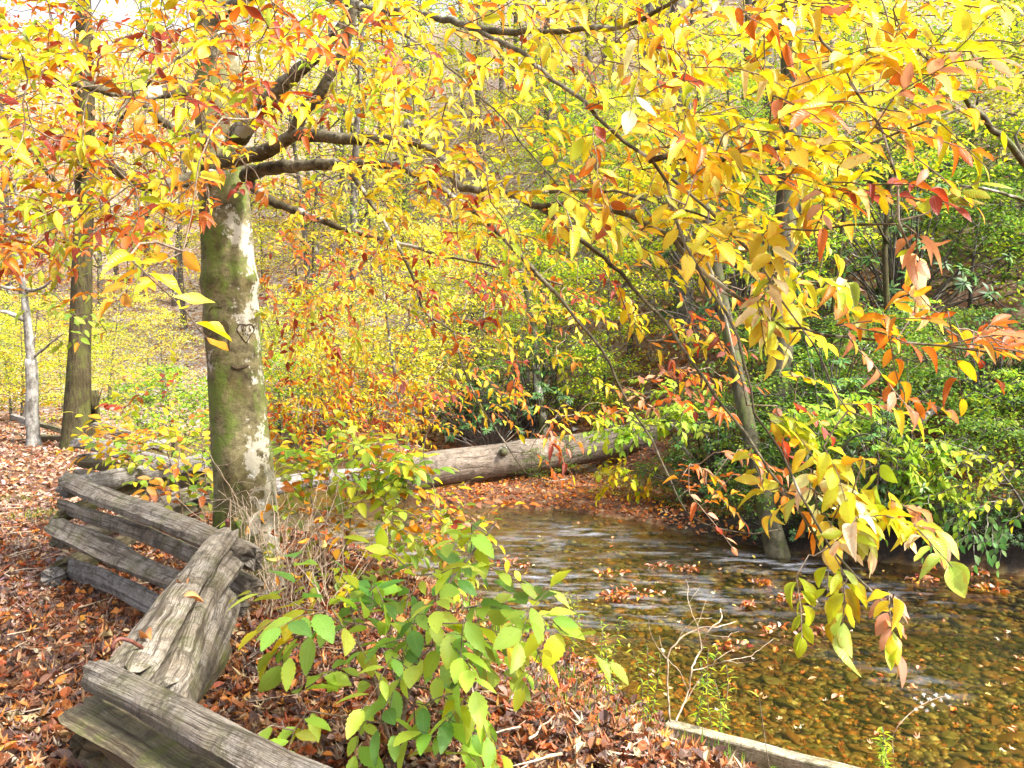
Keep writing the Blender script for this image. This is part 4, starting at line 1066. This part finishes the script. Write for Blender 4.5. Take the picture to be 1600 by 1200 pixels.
trunk_tree("oak_tree", "stout tree with dark furrowed mossy bark at the end of the path", (117, 712, 15), (120, -150, 15.4), .21, .12, 'rough_bark', bump_=.1,
           limbs_=[([(118, 330, 15), (60, 250, 14.5), (10, 200, 14)], .07), ([(118, 280, 15), (180, 200, 14.6), (240, 120, 14)], .07)], crown=([(110, 150, 15, 1.3, 40), (200, 60, 15, 1.2, 30)], FOR_, .11, .45, 14))
trunk_tree("sycamore_tree", "slim pale mottled tree with a knobbly crooked upper trunk left of the dark furrowed one", (54, 700, 15.5), (48, 560, 15.5), .125, .105, 'pale_bark',
           limbs_=[([(50, 575, 15.5), (45, 520, 15.4), (40, 470, 15.4), (33, 430, 15.3), (20, 360, 15.2), (30, 250, 15.2)], .085), ([(40, 500, 15.4), (10, 488, 15.3), (-20, 486, 15.2)], .06), ([(36, 452, 15.4), (62, 452, 15.2), (90, 430, 15)], .05), ([(34, 452, 15.4), (10, 450, 15.2), (-20, 440, 15)], .05), ([(50, 560, 15.5), (75, 540, 15.3), (100, 520, 15)], .03)])
trunk_tree("tree_stump", "thin dark broken snag with a pale dead branch right of the furrowed tree", (146, 690, 16), (146, 610, 16), .14, .09, 'rough_bark', cat="stump",
           limbs_=[([(148, 665, 15.9), (152, 635, 15.8), (160, 606, 15.8)], .04), ([(147, 645, 15.9), (140, 600, 15.8)], .05)])
trunk_tree("bank_tree", "leaning mossy trunk with a lichened foot at the stream's far edge", (1222, 862, 10.0), (1070, 150, 12.6), .12, .05, 'dark_moss', crown=([(1070, 170, 12.6, .9, 20)], FYG, .1, .4, 14))
trunk_tree("poplar_tree", "thick straight grey trunk on the far bank behind the hanging beech leaves", (1222, 800, 12.2), (1214, -120, 12.8), .20, .13, 'dark_moss', crown=([(1200, -20, 12.5, 1.2, 20)], FYL, .11, .4, 14))
trunk_tree("dark_tree", "tall slightly leaning dark trunk rising above the end of the fallen log", (1075, 660, 19), (1055, -80, 20), .26, .19, 'wood_bark', limbs_=[([(1068, 420, 19), (1020, 340, 18.7), (980, 300, 18.5)], .05)], crown=([(1060, 20, 20, 1.6, 40)], FYL, .13, .5, 14))
trunk_tree("twin_tree", "thin trunk leaning right behind the fallen log, nearer of a pair", (856, 690, 18.5), (815, 420, 18.8), .10, .07, 'mossy_bark', crown=([(815, 400, 18.8, 1.2, 26)], FYG, .11, .45, 14))
trunk_tree("twin_tree", "slender trunk leaning left behind the log, farther of a pair", (880, 690, 19.2), (845, 440, 19.5), .08, .05, 'mossy_bark', crown=([(850, 420, 19.5, 1.2, 24)], FYG, .11, .45, 14))
trunk_tree("dark_tree", "dark straight trunk standing upper right at the top edge, wider of two", (1246, 560, 24), (1242, -60, 24.5), .24, .18, 'wood_bark')
trunk_tree("dark_tree", "dark trunk at the top edge left of the widest dark one", (1205, 560, 23), (1206, -60, 23.5), .20, .15, 'wood_bark')
trunk_tree("forked_tree", "dark thin sapling trunk leaning right on the green slope, upper right", (1290, 470, 14), (1330, 240, 14), .05, .03, 'rough_bark', limbs_=[([(1322, 300, 14), (1345, 250, 14), (1350, 220, 14)], .02)])
trunk_tree("forked_tree", "dark many-branched small tree in the green upper right", (1380, 500, 13), (1395, 250, 13), .06, .03, 'rough_bark', limbs_=[([(1388, 380, 13), (1360, 330, 13), (1350, 300, 12.9)], .025), ([(1390, 350, 13), (1420, 300, 13), (1440, 280, 12.9)], .025)])
# tree off to the right whose boughs enter the picture
trunk_tree("maple_tree", "tree standing past the photo's upper right edge with lichened boughs reaching in", (1900, 900, 7), (1880, -300, 6.8), .16, .1, 'mossy_bark',
  limbs_=[([(1880, 420, 6.8), (1700, 330, 5.6), (1600, 254, 5.0), (1566, 213, 4.8), (1504, 151, 4.5), (1469, 113, 4.3), (1420, 60, 4.2)], .045), ([(1600, 254, 5.0), (1585, 215, 5), (1600, 190, 5)], .015), ([(1880, 450, 6.8), (1640, 330, 5.8), (1560, 300, 5.4), (1500, 290, 5.2)], .03)],
  crown=([(1530, 120, 8, .5, 34), (1580, 60, 8, .5, 30), (1500, 220, 8, .4, 20)], FYL + [(YG, 3)], .06, .28, 12))
# fallen trunks on the slope
for (a, b_, r, lab) in [((1255, 585, 15), (1385, 530, 17), .17, "dark fallen trunk slanting up the green slope behind the beech leaves"), ((1170, 668, 14), (1240, 622, 15.5), .14, "short dark fallen trunk on the slope below the longer slanting one"),
                        ((1430, 672, 10.8), (1462, 640, 11.2), .05, "short pale dead branch crossed over a dark one in the evergreen thicket")]:
    b = MB(); pth = smooth_path([P(*a), (P(*a) + P(*b_)) / 2 + (0, 0, .05), P(*b_)], .2); tube(b, pth, np.linspace(r, r * .8, len(pth)), 12, bump=.12, seed=4)
    tag(b.build("dead_trunk", M['wood_bark']), lab, "log")

# ------------------------------------------------------------------ near shrubs and sapling
def shrub(name, label, cat, stems, regions, root, tmat, lmat, tpls, leafn=(5, 9), tr=.003, group=None):
    o = thing(name, label, cat, root)
    sk = []; sr = []
    b = MB()
    for pts, r0, r1 in stems:
        p = smooth_path([P(*a) for a in pts], .05, .003); rr = np.linspace(r0, r1, len(p)); tube(b, p, rr, 7); sk.append(p[len(p) // 4:]); sr.append(rr[len(p) // 4:])
    b.build("stem", M[tmat], o)
    if regions: sprays("twig", "foliage", regions, np.array(root, float), o, tmat, lmat, tpls, np.vstack(sk), np.concatenate(sr), leafn, tr)
    return o
SERR = [leaf_tpl(14, .56, .2, .2, serr=.07), leaf_tpl(14, .6, .05, .35, serr=.07), leaf_tpl(14, .52, .45, .12, serr=.07, wave=.12)]
GREENS = [((.46, .64, .08), 5), ((.30, .56, .08), 4), ((.14, .33, .06), 1.5), (YG, 1.2), (Y, .35)]
shrub("beech_sapling", "bright green leafy sapling growing from the bank in front of the water", "sapling",
  [([(612, 1225, 3.3), (632, 1110, 3.25), (652, 1030, 3.25), (682, 960, 3.2), (705, 905, 3.2), (735, 870, 3.2), (775, 815, 3.15)], .016, .004), ([(620, 1190, 3.3), (600, 1120, 3.2), (585, 1070, 3.2), (560, 1000, 3.15), (545, 930, 3.1)], .010, .003),
   ([(640, 1070, 3.25), (680, 1080, 3.1), (740, 1110, 3.05), (790, 1100, 3.0)], .005, .002), ([(660, 1010, 3.25), (740, 1000, 3.2), (800, 985, 3.1), (850, 968, 3.1), (895, 972, 3.1)], .006, .002),
   ([(600, 1130, 3.2), (540, 1120, 3.1), (480, 1110, 3.0)], .004, .002), ([(580, 1040, 3.2), (530, 990, 3.1), (480, 975, 3.05)], .004, .002)],
  [(625, 930, 65, 35, 3.0, 3.4, 7, GREENS, .106, .2), (700, 905, 45, 35, 3.0, 3.4, 4, GREENS, .106, .2), (505, 960, 50, 28, 2.9, 3.3, 6, GREENS + [(Y, 2)], .12, .35), (770, 975, 60, 30, 2.9, 3.3, 8, GREENS, .107, .3), (670, 1000, 70, 50, 2.9, 3.4, 11, GREENS, .107, .3), (740, 1080, 45, 40, 2.8, 3.2, 4, GREENS, .11, .5),
   (610, 1060, 50, 45, 3.0, 3.4, 5, GREENS, .107, .5), (460, 1110, 40, 25, 2.8, 3.1, 3, GREENS, .11, .4), (700, 1170, 50, 30, 3.0, 3.2, 2, GREENS, .11, .5), (850, 970, 30, 15, 3, 3.1, 2, GREENS, .12, .3), (760, 830, 40, 20, 3.1, 3.2, 2, GREENS + [(Y, 2)], .12, .2)],
  P(612, 1225, 3.3), 'twig', 'green_leaf', SERR, (4, 7))
MIXS = [(LM, 3), (GR, 2), (YG, 2), (Y, 2), (OR, 1.4), (RO, 1.2)]
shrub("mixed_shrub", "tangled shrub of small green, yellow and red leaves right of the beech trunk", "shrub",
  [([(520, 960, 6.0), (500, 850, 6.1), (480, 760, 6.2), (440, 700, 6.3)], .012, .003), ([(525, 960, 6.0), (540, 860, 6.0), (560, 760, 6.0), (600, 700, 6)], .012, .003), ([(530, 960, 6.0), (580, 880, 5.9), (620, 820, 5.9), (650, 740, 5.9)], .010, .003), ([(515, 960, 6), (460, 870, 5.8), (430, 820, 5.7)], .008, .003)],
  [(560, 730, 100, 45, 5.6, 6.3, 34, [(LM, 3), (GR, 3), (YG, 1.5), (OR, .6)], .11, .15), (590, 800, 90, 60, 5.5, 6.4, 36, MIXS, .10, .25), (490, 760, 70, 60, 5.7, 6.5, 26, MIXS, .10, .25), (640, 850, 60, 40, 5.4, 6, 14, MIXS, .09, .3), (480, 850, 60, 50, 5.6, 6.2, 14, MIXS, .09, .3), (700, 810, 70, 22, 5.3, 5.9, 14, mixP, .08, .1), (540, 900, 70, 40, 5.4, 6, 9, MIXS, .09, .3)],
  P(520, 960, 6.0), 'twig', 'green_leaf', [leaf_tpl(6, .56, .2, .2), leaf_tpl(6, .6, .1, .35), leaf_tpl(6, .5, .7, .2)], (5, 9))
shrub("mixed_shrub", "low green and yellow shrub growing through the fence left of the beech trunk", "shrub",
  [([(290, 840, 7.6), (280, 770, 7.6), (260, 700, 7.6)], .012, .004), ([(295, 840, 7.6), (320, 770, 7.5), (315, 690, 7.4)], .010, .003), ([(290, 840, 7.6), (240, 760, 7.8), (200, 710, 7.9)], .010, .003)],
  [(270, 720, 75, 45, 7.0, 8.0, 42, MIXS, .10, .2), (215, 700, 60, 30, 7.2, 8.2, 18, [(Y, 3), (OR, 2), (YG, 2)], .10, .2), (290, 790, 40, 40, 7, 7.8, 14, MIXS, .10, .3), (250, 640, 60, 40, 7.2, 8.5, 12, mixC, .09, .2), (180, 690, 40, 15, 7.4, 8.6, 8, [(OR, 2), (Y, 2)], .1, .2)],
  P(290, 840, 7.6), 'twig', 'green_leaf', [leaf_tpl(6, .56, .2, .2), leaf_tpl(6, .6, .1, .35)], (5, 9))
shrub("dogwood_bush", "light green leafy bough spreading over the far end of the fallen log", "bush",
  [([(1110, 770, 13.2), (1080, 700, 13), (1040, 660, 12.8), (980, 680, 12.5), (920, 690, 12.4)], .03, .006), ([(1100, 740, 13.2), (1090, 680, 13), (1090, 640, 13), (1040, 640, 12.8)], .02, .006)],
  [(1020, 655, 90, 24, 12, 13, 46, [(LM, 5), (GR, 1.5), (YG, 1.5)], .13, .2), (1060, 625, 60, 30, 12.4, 13.3, 26, [(LM, 5), (YG, 1)], .13, .2), (950, 678, 40, 10, 12.2, 12.6, 9, [(LM, 5)], .12, .2), (980, 740, 50, 20, 12.4, 13, 14, [(Y, 2), (OR, 1.5), (YG, 1)], .13, .3)],
  P(1110, 770, 13.2), 'mossy_bark', 'far_leaf', [leaf_tpl(3, .6, .2, .25)], (6, 10), .006)
shrub("dogwood_bush", "pale green bush arching over the far bank right of the mossy trunk", "bush",
  [([(1250, 840, 10.2), (1290, 740, 10), (1340, 680, 9.8), (1400, 700, 9.5), (1450, 740, 9.3)], .03, .006), ([(1255, 840, 10.2), (1260, 720, 10.2), (1300, 640, 10.2)], .025, .006)],
  [(1310, 660, 90, 50, 9.6, 10.6, 60, [(LM, 4), (GR, 2.5), (YG, 1)], .12, .35), (1420, 710, 60, 35, 9.2, 9.8, 36, [(LM, 4), (GR, 2)], .12, .45), (1450, 760, 40, 25, 9.2, 9.6, 16, [(LM, 4), (GR, 1)], .12, .5), (1340, 790, 60, 30, 9.6, 10, 16, FDG, .1, .4)],
  P(1250, 840, 10.2), 'mossy_bark', 'far_leaf', [leaf_tpl(3, .55, .2, .25)], (6, 10), .006)
shrub("spice_bush", "small sprays of pale yellow leaves against the dark thicket near the right edge", "bush",
  [([(1640, 860, 9.0), (1580, 760, 8.8), (1530, 710, 8.6), (1470, 690, 8.5)], .02, .004)],
  [(1540, 720, 60, 30, 8.4, 8.9, 16, [(YL, 3), (YG, 3), (LM, 1)], .09, .4), (1580, 770, 30, 20, 8.4, 8.9, 7, [(YL, 3), (YG, 3)], .09, .4), (1490, 800, 50, 30, 8.6, 9.2, 10, [(GR, 3), (YG, 1)], .09, .5), (1540, 830, 60, 30, 8.4, 8.9, 16, [((.1, .25, .06), 3), ((.2, .35, .12), 2)], .10, .7)],
  P(1640, 880, 9.0), 'wood_bark', 'far_leaf', [leaf_tpl(3, .55, .2, .25)], (4, 8), .005)
# dry thicket at the beech's foot
dt = thing("dry_thicket", "tangle of bare dry brown twigs and vines at the foot of the beech", "bush", P(420, 1000, 5.2))
for k in range(70):
    b_ = MB() if k % 10 == 0 else b_
    bx = RNG.uniform(365, 520); p0 = PZ(bx, RNG.uniform(950, 1010), -.02); h = RNG.uniform(.35, 1.0)
    top = p0 + np.array([RNG.normal(0, .25), RNG.normal(0, .2), h]); mid = (p0 + top) / 2 + RNG.normal(0, .08, 3)
    pth = smooth_path([p0, mid, top, top + RNG.normal(0, .15, 3)], .05, .004)
    tube(b_, pth, np.linspace(.0045, .0015, len(pth)), 4, cap=False)
    for _ in range(3):
        j = RNG.integers(len(pth) // 3, len(pth)); e = pth[j] + RNG.normal(0, .13, 3)
        tube(b_, smooth_path([pth[j], (pth[j] + e) / 2 + RNG.normal(0, .02, 3), e], .05), .0014, 3, cap=False)
    if k % 10 == 9: b_.build("twig", M['dry_twig'], dt)
lb = MB(); cen = np.array([PZ(RNG.uniform(370, 540), RNG.uniform(900, 1000), 0) + (0, 0, RNG.uniform(.1, .8)) for _ in range(46)])
put_leaves(lb, BEECH_LEAF[4], cen, RNG.normal(0, 1, (46, 3)) + (0, 0, -1), RNG.normal(0, 1, (46, 3)), .08, pal(46, [(RO, 1), (OR, 1), ((.45, .3, .1), 1)])); lb.build("foliage", M['dry_leaf'], dt)
# bare white-twigged shrub at the water's edge
ds = thing("bare_shrub", "leafless shrub with pale grey branching twigs at the water's edge", "shrub", PZ(1060, 1130, -.5))
def z4(x, y, d=4.9): return P(850 + x / 2.133, 780 + y / 2.133, d)
b = MB()
for st, r in [([(420, 740), (412, 620), (415, 520), (450, 465), (520, 430), (580, 425), (640, 408)], .007), ([(440, 740), (480, 640), (495, 560), (525, 500), (540, 450), (590, 400), (588, 365)], .007), ([(415, 540), (380, 490), (352, 440), (350, 400)], .003),
              ([(495, 570), (540, 560), (600, 540), (690, 520), (765, 465)], .004), ([(600, 540), (660, 545), (720, 530)], .002), ([(525, 500), (510, 420), (480, 350), (480, 280), (470, 265)], .004), ([(510, 420), (530, 370), (545, 330)], .002),
              ([(450, 465), (470, 430), (510, 400), (560, 395)], .003), ([(480, 640), (440, 560), (400, 520), (385, 455)], .003), ([(540, 450), (600, 460), (650, 440)], .002), ([(470, 680), (520, 600), (570, 540), (630, 500)], .003), ([(480, 350), (500, 320), (520, 290)], .0015)]:
    pth = smooth_path([z4(*a, 4.9 + .05 * RNG.normal()) for a in st], .03, .003); tube(b, pth, np.linspace(r, r * .4, len(pth)), 5, cap=False)
b.build("stem", M['dry_twig'], ds)
# goldenrod and weeds on the bank
for k, (px, py, h, lab) in enumerate([(1008, 1140, .55, "feathery green weed stem at the bank edge left of the bare shrub"), (1085, 1120, .45, "bushy green weed growing at the foot of the bare shrub"), (1120, 1140, .40, "green weed drooping over the start of the timber board"), (952, 1075, .5, "thin green weed with a brown seed tip between bank and water"), (890, 1010, .45, "wispy grass-like weed at the water right of the sapling"), (1205, 1190, .42, "single thin stalk with one pale leaf behind the timber board"), (1380, 1195, .2, "small green sprig rising behind the board near its right end")]):
    p0 = PZ(px, py, -.5 if px > 1000 else -.4); o = thing("weed", lab, "weed", p0, "weeds along the water's edge")
    tb = MB(); lb = MB(); L_ = []; 
    for j in range(3 if k not in (5,) else 1):
        top = p0 + np.array([RNG.normal(0, .09), RNG.normal(0, .05), h * RNG.uniform(.7, 1.05)]); pth = smooth_path([p0 - (0, 0, .1), (p0 + top) / 2 + RNG.normal(0, .02, 3), top], .03)
        tube(tb, pth, .0025, 4, cap=False)
        nl = 34 if k != 5 else 2; ii = np.linspace(len(pth) * .15, len(pth) - 1, nl).astype(int); pos = pth[ii]; a = np.arange(nl) * 2.4
        D = np.stack([np.cos(a), np.sin(a), RNG.uniform(-.2, .7, nl)], -1); put_leaves(lb, leaf_tpl(3, .22, .2, .3), pos, D, np.tile([[0, 0, 1.0]], (nl, 1)), RNG.uniform(.03, .07, nl), pal(nl, [(GR, 2), (LM, 2), (YG, 2)]))
    tb.build("stem", M['twig'], o); lb.build("foliage", M['far_leaf'], o)
# white seed heads
o = thing("seedhead_plant", "slim plant with fluffy white seed heads standing in the water, lower right", "plant", PZ(1420, 1195, -.8))
tb = MB(); hb = MB(); p0 = PZ(1400, 1200, -.85); pth = smooth_path([p0, P(1395, 1150, 4.9), P(1425, 1112, 4.9), P(1460, 1092, 4.9), P(1480, 1088, 4.9)], .03); tube(tb, pth, .003, 5); tb.build("stem", M['dry_twig'], o)
for px, py in [(1432, 1108), (1440, 1098), (1448, 1110), (1430, 1092), (1452, 1092), (1462, 1086), (1470, 1094), (1478, 1086), (1444, 1086), (1458, 1102), (1482, 1090)]:
    hb = MB(); c = P(px, py, 4.9); n = 26; put_leaves(hb, quad_tpl(.25, 0), np.repeat(c[None], n, 0), RNG.normal(size=(n, 3)), RNG.normal(size=(n, 3)), .016, np.full((n, 3), .72)); hb.build('seedhead', M['dry_leaf_far'], o)


# ------------------------------------------------------------------ leaf rafts on stones in the stream
spots = [(900, 1035, .13), (1215, 985, .11), (1290, 988, .09), (1145, 1008, .10), (1237, 936, .13), (1190, 910, .09), (1030, 886, .08), (955, 897, .12), (1000, 928, .16), (960, 932, .12), (1075, 888, .06), (790, 880, .09), (1175, 946, .08), (1520, 895, .14), (1545, 922, .12), (1450, 888, .08), (825, 884, .07), (1440, 905, .08), (1580, 888, .12), (1480, 880, .08)]
names = ["nearest the bank below the sapling", "lower of two left of the hanging leaves", "small red one right below the hanging leaves", "left above the bare shrub's long twig", "wide red one touching the hanging leaves", "pale one left of the hanging leaves", "small one in midstream", "upper one left of midstream", "long flat one in midstream",
         "beside the long flat one in midstream", "tiny one near the far current", "right of the sapling's top leaves", "pale one above the middle of the stream", "red one under the far right bank", "reddish one at the right photo edge", "small one below the dark undercut bank", "tiny one next to the sapling's top", "dull one below the undercut bank", "wide one against the far right bank", "small one tucked under the far right bank"]
for (px, py, r), lab in zip(spots, names):
    r *= RNG.uniform(.55, 1.15); c = PZ(px, py, WATER + .02); o = thing("leaf_raft", ("clump of wet leaves caught on a stone, " + lab), "leaf clump", (c[0], c[1], WATER), "leaf clumps caught in the stream")
    v, t = stone_mesh(int(px), 2); b = MB(); b.add(v * r * .8 + (c[0], c[1], WATER - .03), None, t, (.16, .12, .06)); b.build("stone", M['stone'], o)
    n = int(RNG.integers(22, 60)); a = RNG.uniform(0, 6.28, n) if r > .08 else RNG.normal(RNG.uniform(0, 6), 1.2, n); q_ = np.sqrt(RNG.random(n)) * r * 1.1
    pos = np.stack([c[0] + q_ * np.cos(a) * 1.3 + RNG.normal(0, .3 * r, n), c[1] + q_ * np.sin(a) * .8, WATER + .01 + (r * .55) * (1 - (q_ / r / 1.1) ** 2) * RNG.random(n)], -1)
    lb = MB(); put_leaves(lb, leaf_tpl(3, .6, 1.0, .2), pos, np.stack([np.cos(a), np.sin(a), RNG.normal(.3, .5, n)], -1), RNG.normal(0, .6, (n, 3)) + (0, 0, 1), RNG.uniform(.04, .075, n), pal(n, [(RO, 2), (PK, 3), ((.6, .45, .32), 2), (OR, 1), (RD, .8), (BR, 1)]))
    lb.build("wet_leaves", M['dry_leaf'], o)

# ------------------------------------------------------------------ labels of the woods
desc = {'tall_yellow': ("tall yellow-crowned tree", "tree"), 'tall_green': ("tall yellow-green tree", "tree"), 'low_yellow': ("low bright yellow understory tree", "tree"), 'low_green': ("low fresh green understory tree", "tree"), 'low_lime': ("low lime-green understory tree", "tree"),
        'low_orange': ("low orange-leaved tree", "tree"), 'tall_pink': ("tall pinkish orange tree", "tree"), 'bare': ("tall thin-crowned bare tree", "tree"), 'shrub_green': ("dark green fine-leaved shrub", "shrub"), 'shrub_lime': ("fresh green shrub", "shrub"),
        'shrub_yellow': ("yellow-leaved shrub", "shrub"), 'rhodo': ("dark glossy rhododendron", "rhododendron")}
ords = ["leftmost"] + [w_ + " from the left" for w_ in "second third fourth fifth sixth seventh eighth ninth tenth eleventh twelfth thirteenth fourteenth fifteenth sixteenth seventeenth eighteenth".split()]
def zone(x, y, kind):
    if kind in ('rhodo', 'shrub_green', 'shrub_lime', 'shrub_yellow'):
        if x > 3.5 and y < 12.6: return "on the steep right bank by the water"
        if x > 3.5: return "higher on the steep right bank"
        if x > -2: return "on the bank around the fallen log"
        return "on the flat beyond the fence"
    if y < 31.5 and x < -4.5: return "beyond the path's end"
    if y > 28 and x < -8: return "on the far left hillside"
    if x < 4.5 and y < 31: return "behind the fallen log"
    if x > 4.5 and y < 30: return "on the right slope above the thicket"
    if x > 12: return "high on the upper right hillside"
    return "on the hillside above the stream"
grp = {}
for o, kind, x, y in placed: grp.setdefault((kind, zone(x, y, kind)), []).append((x / y, o))
for (kind, zn), L_ in grp.items():
    L_.sort(key=lambda a: a[0]); dn, cat = desc[kind]
    for i, (_, o) in enumerate(L_):
        lab = dn + " " + zn
        if len(L_) > 1: lab += ", " + (ords[i] if i < len(ords) else "rightmost" if i == len(L_) - 1 else ords[len(L_) - 1 - i].replace('left', 'right'))
        tag(o, lab, cat, ("trees " if cat == "tree" else "shrubs ") + zn)
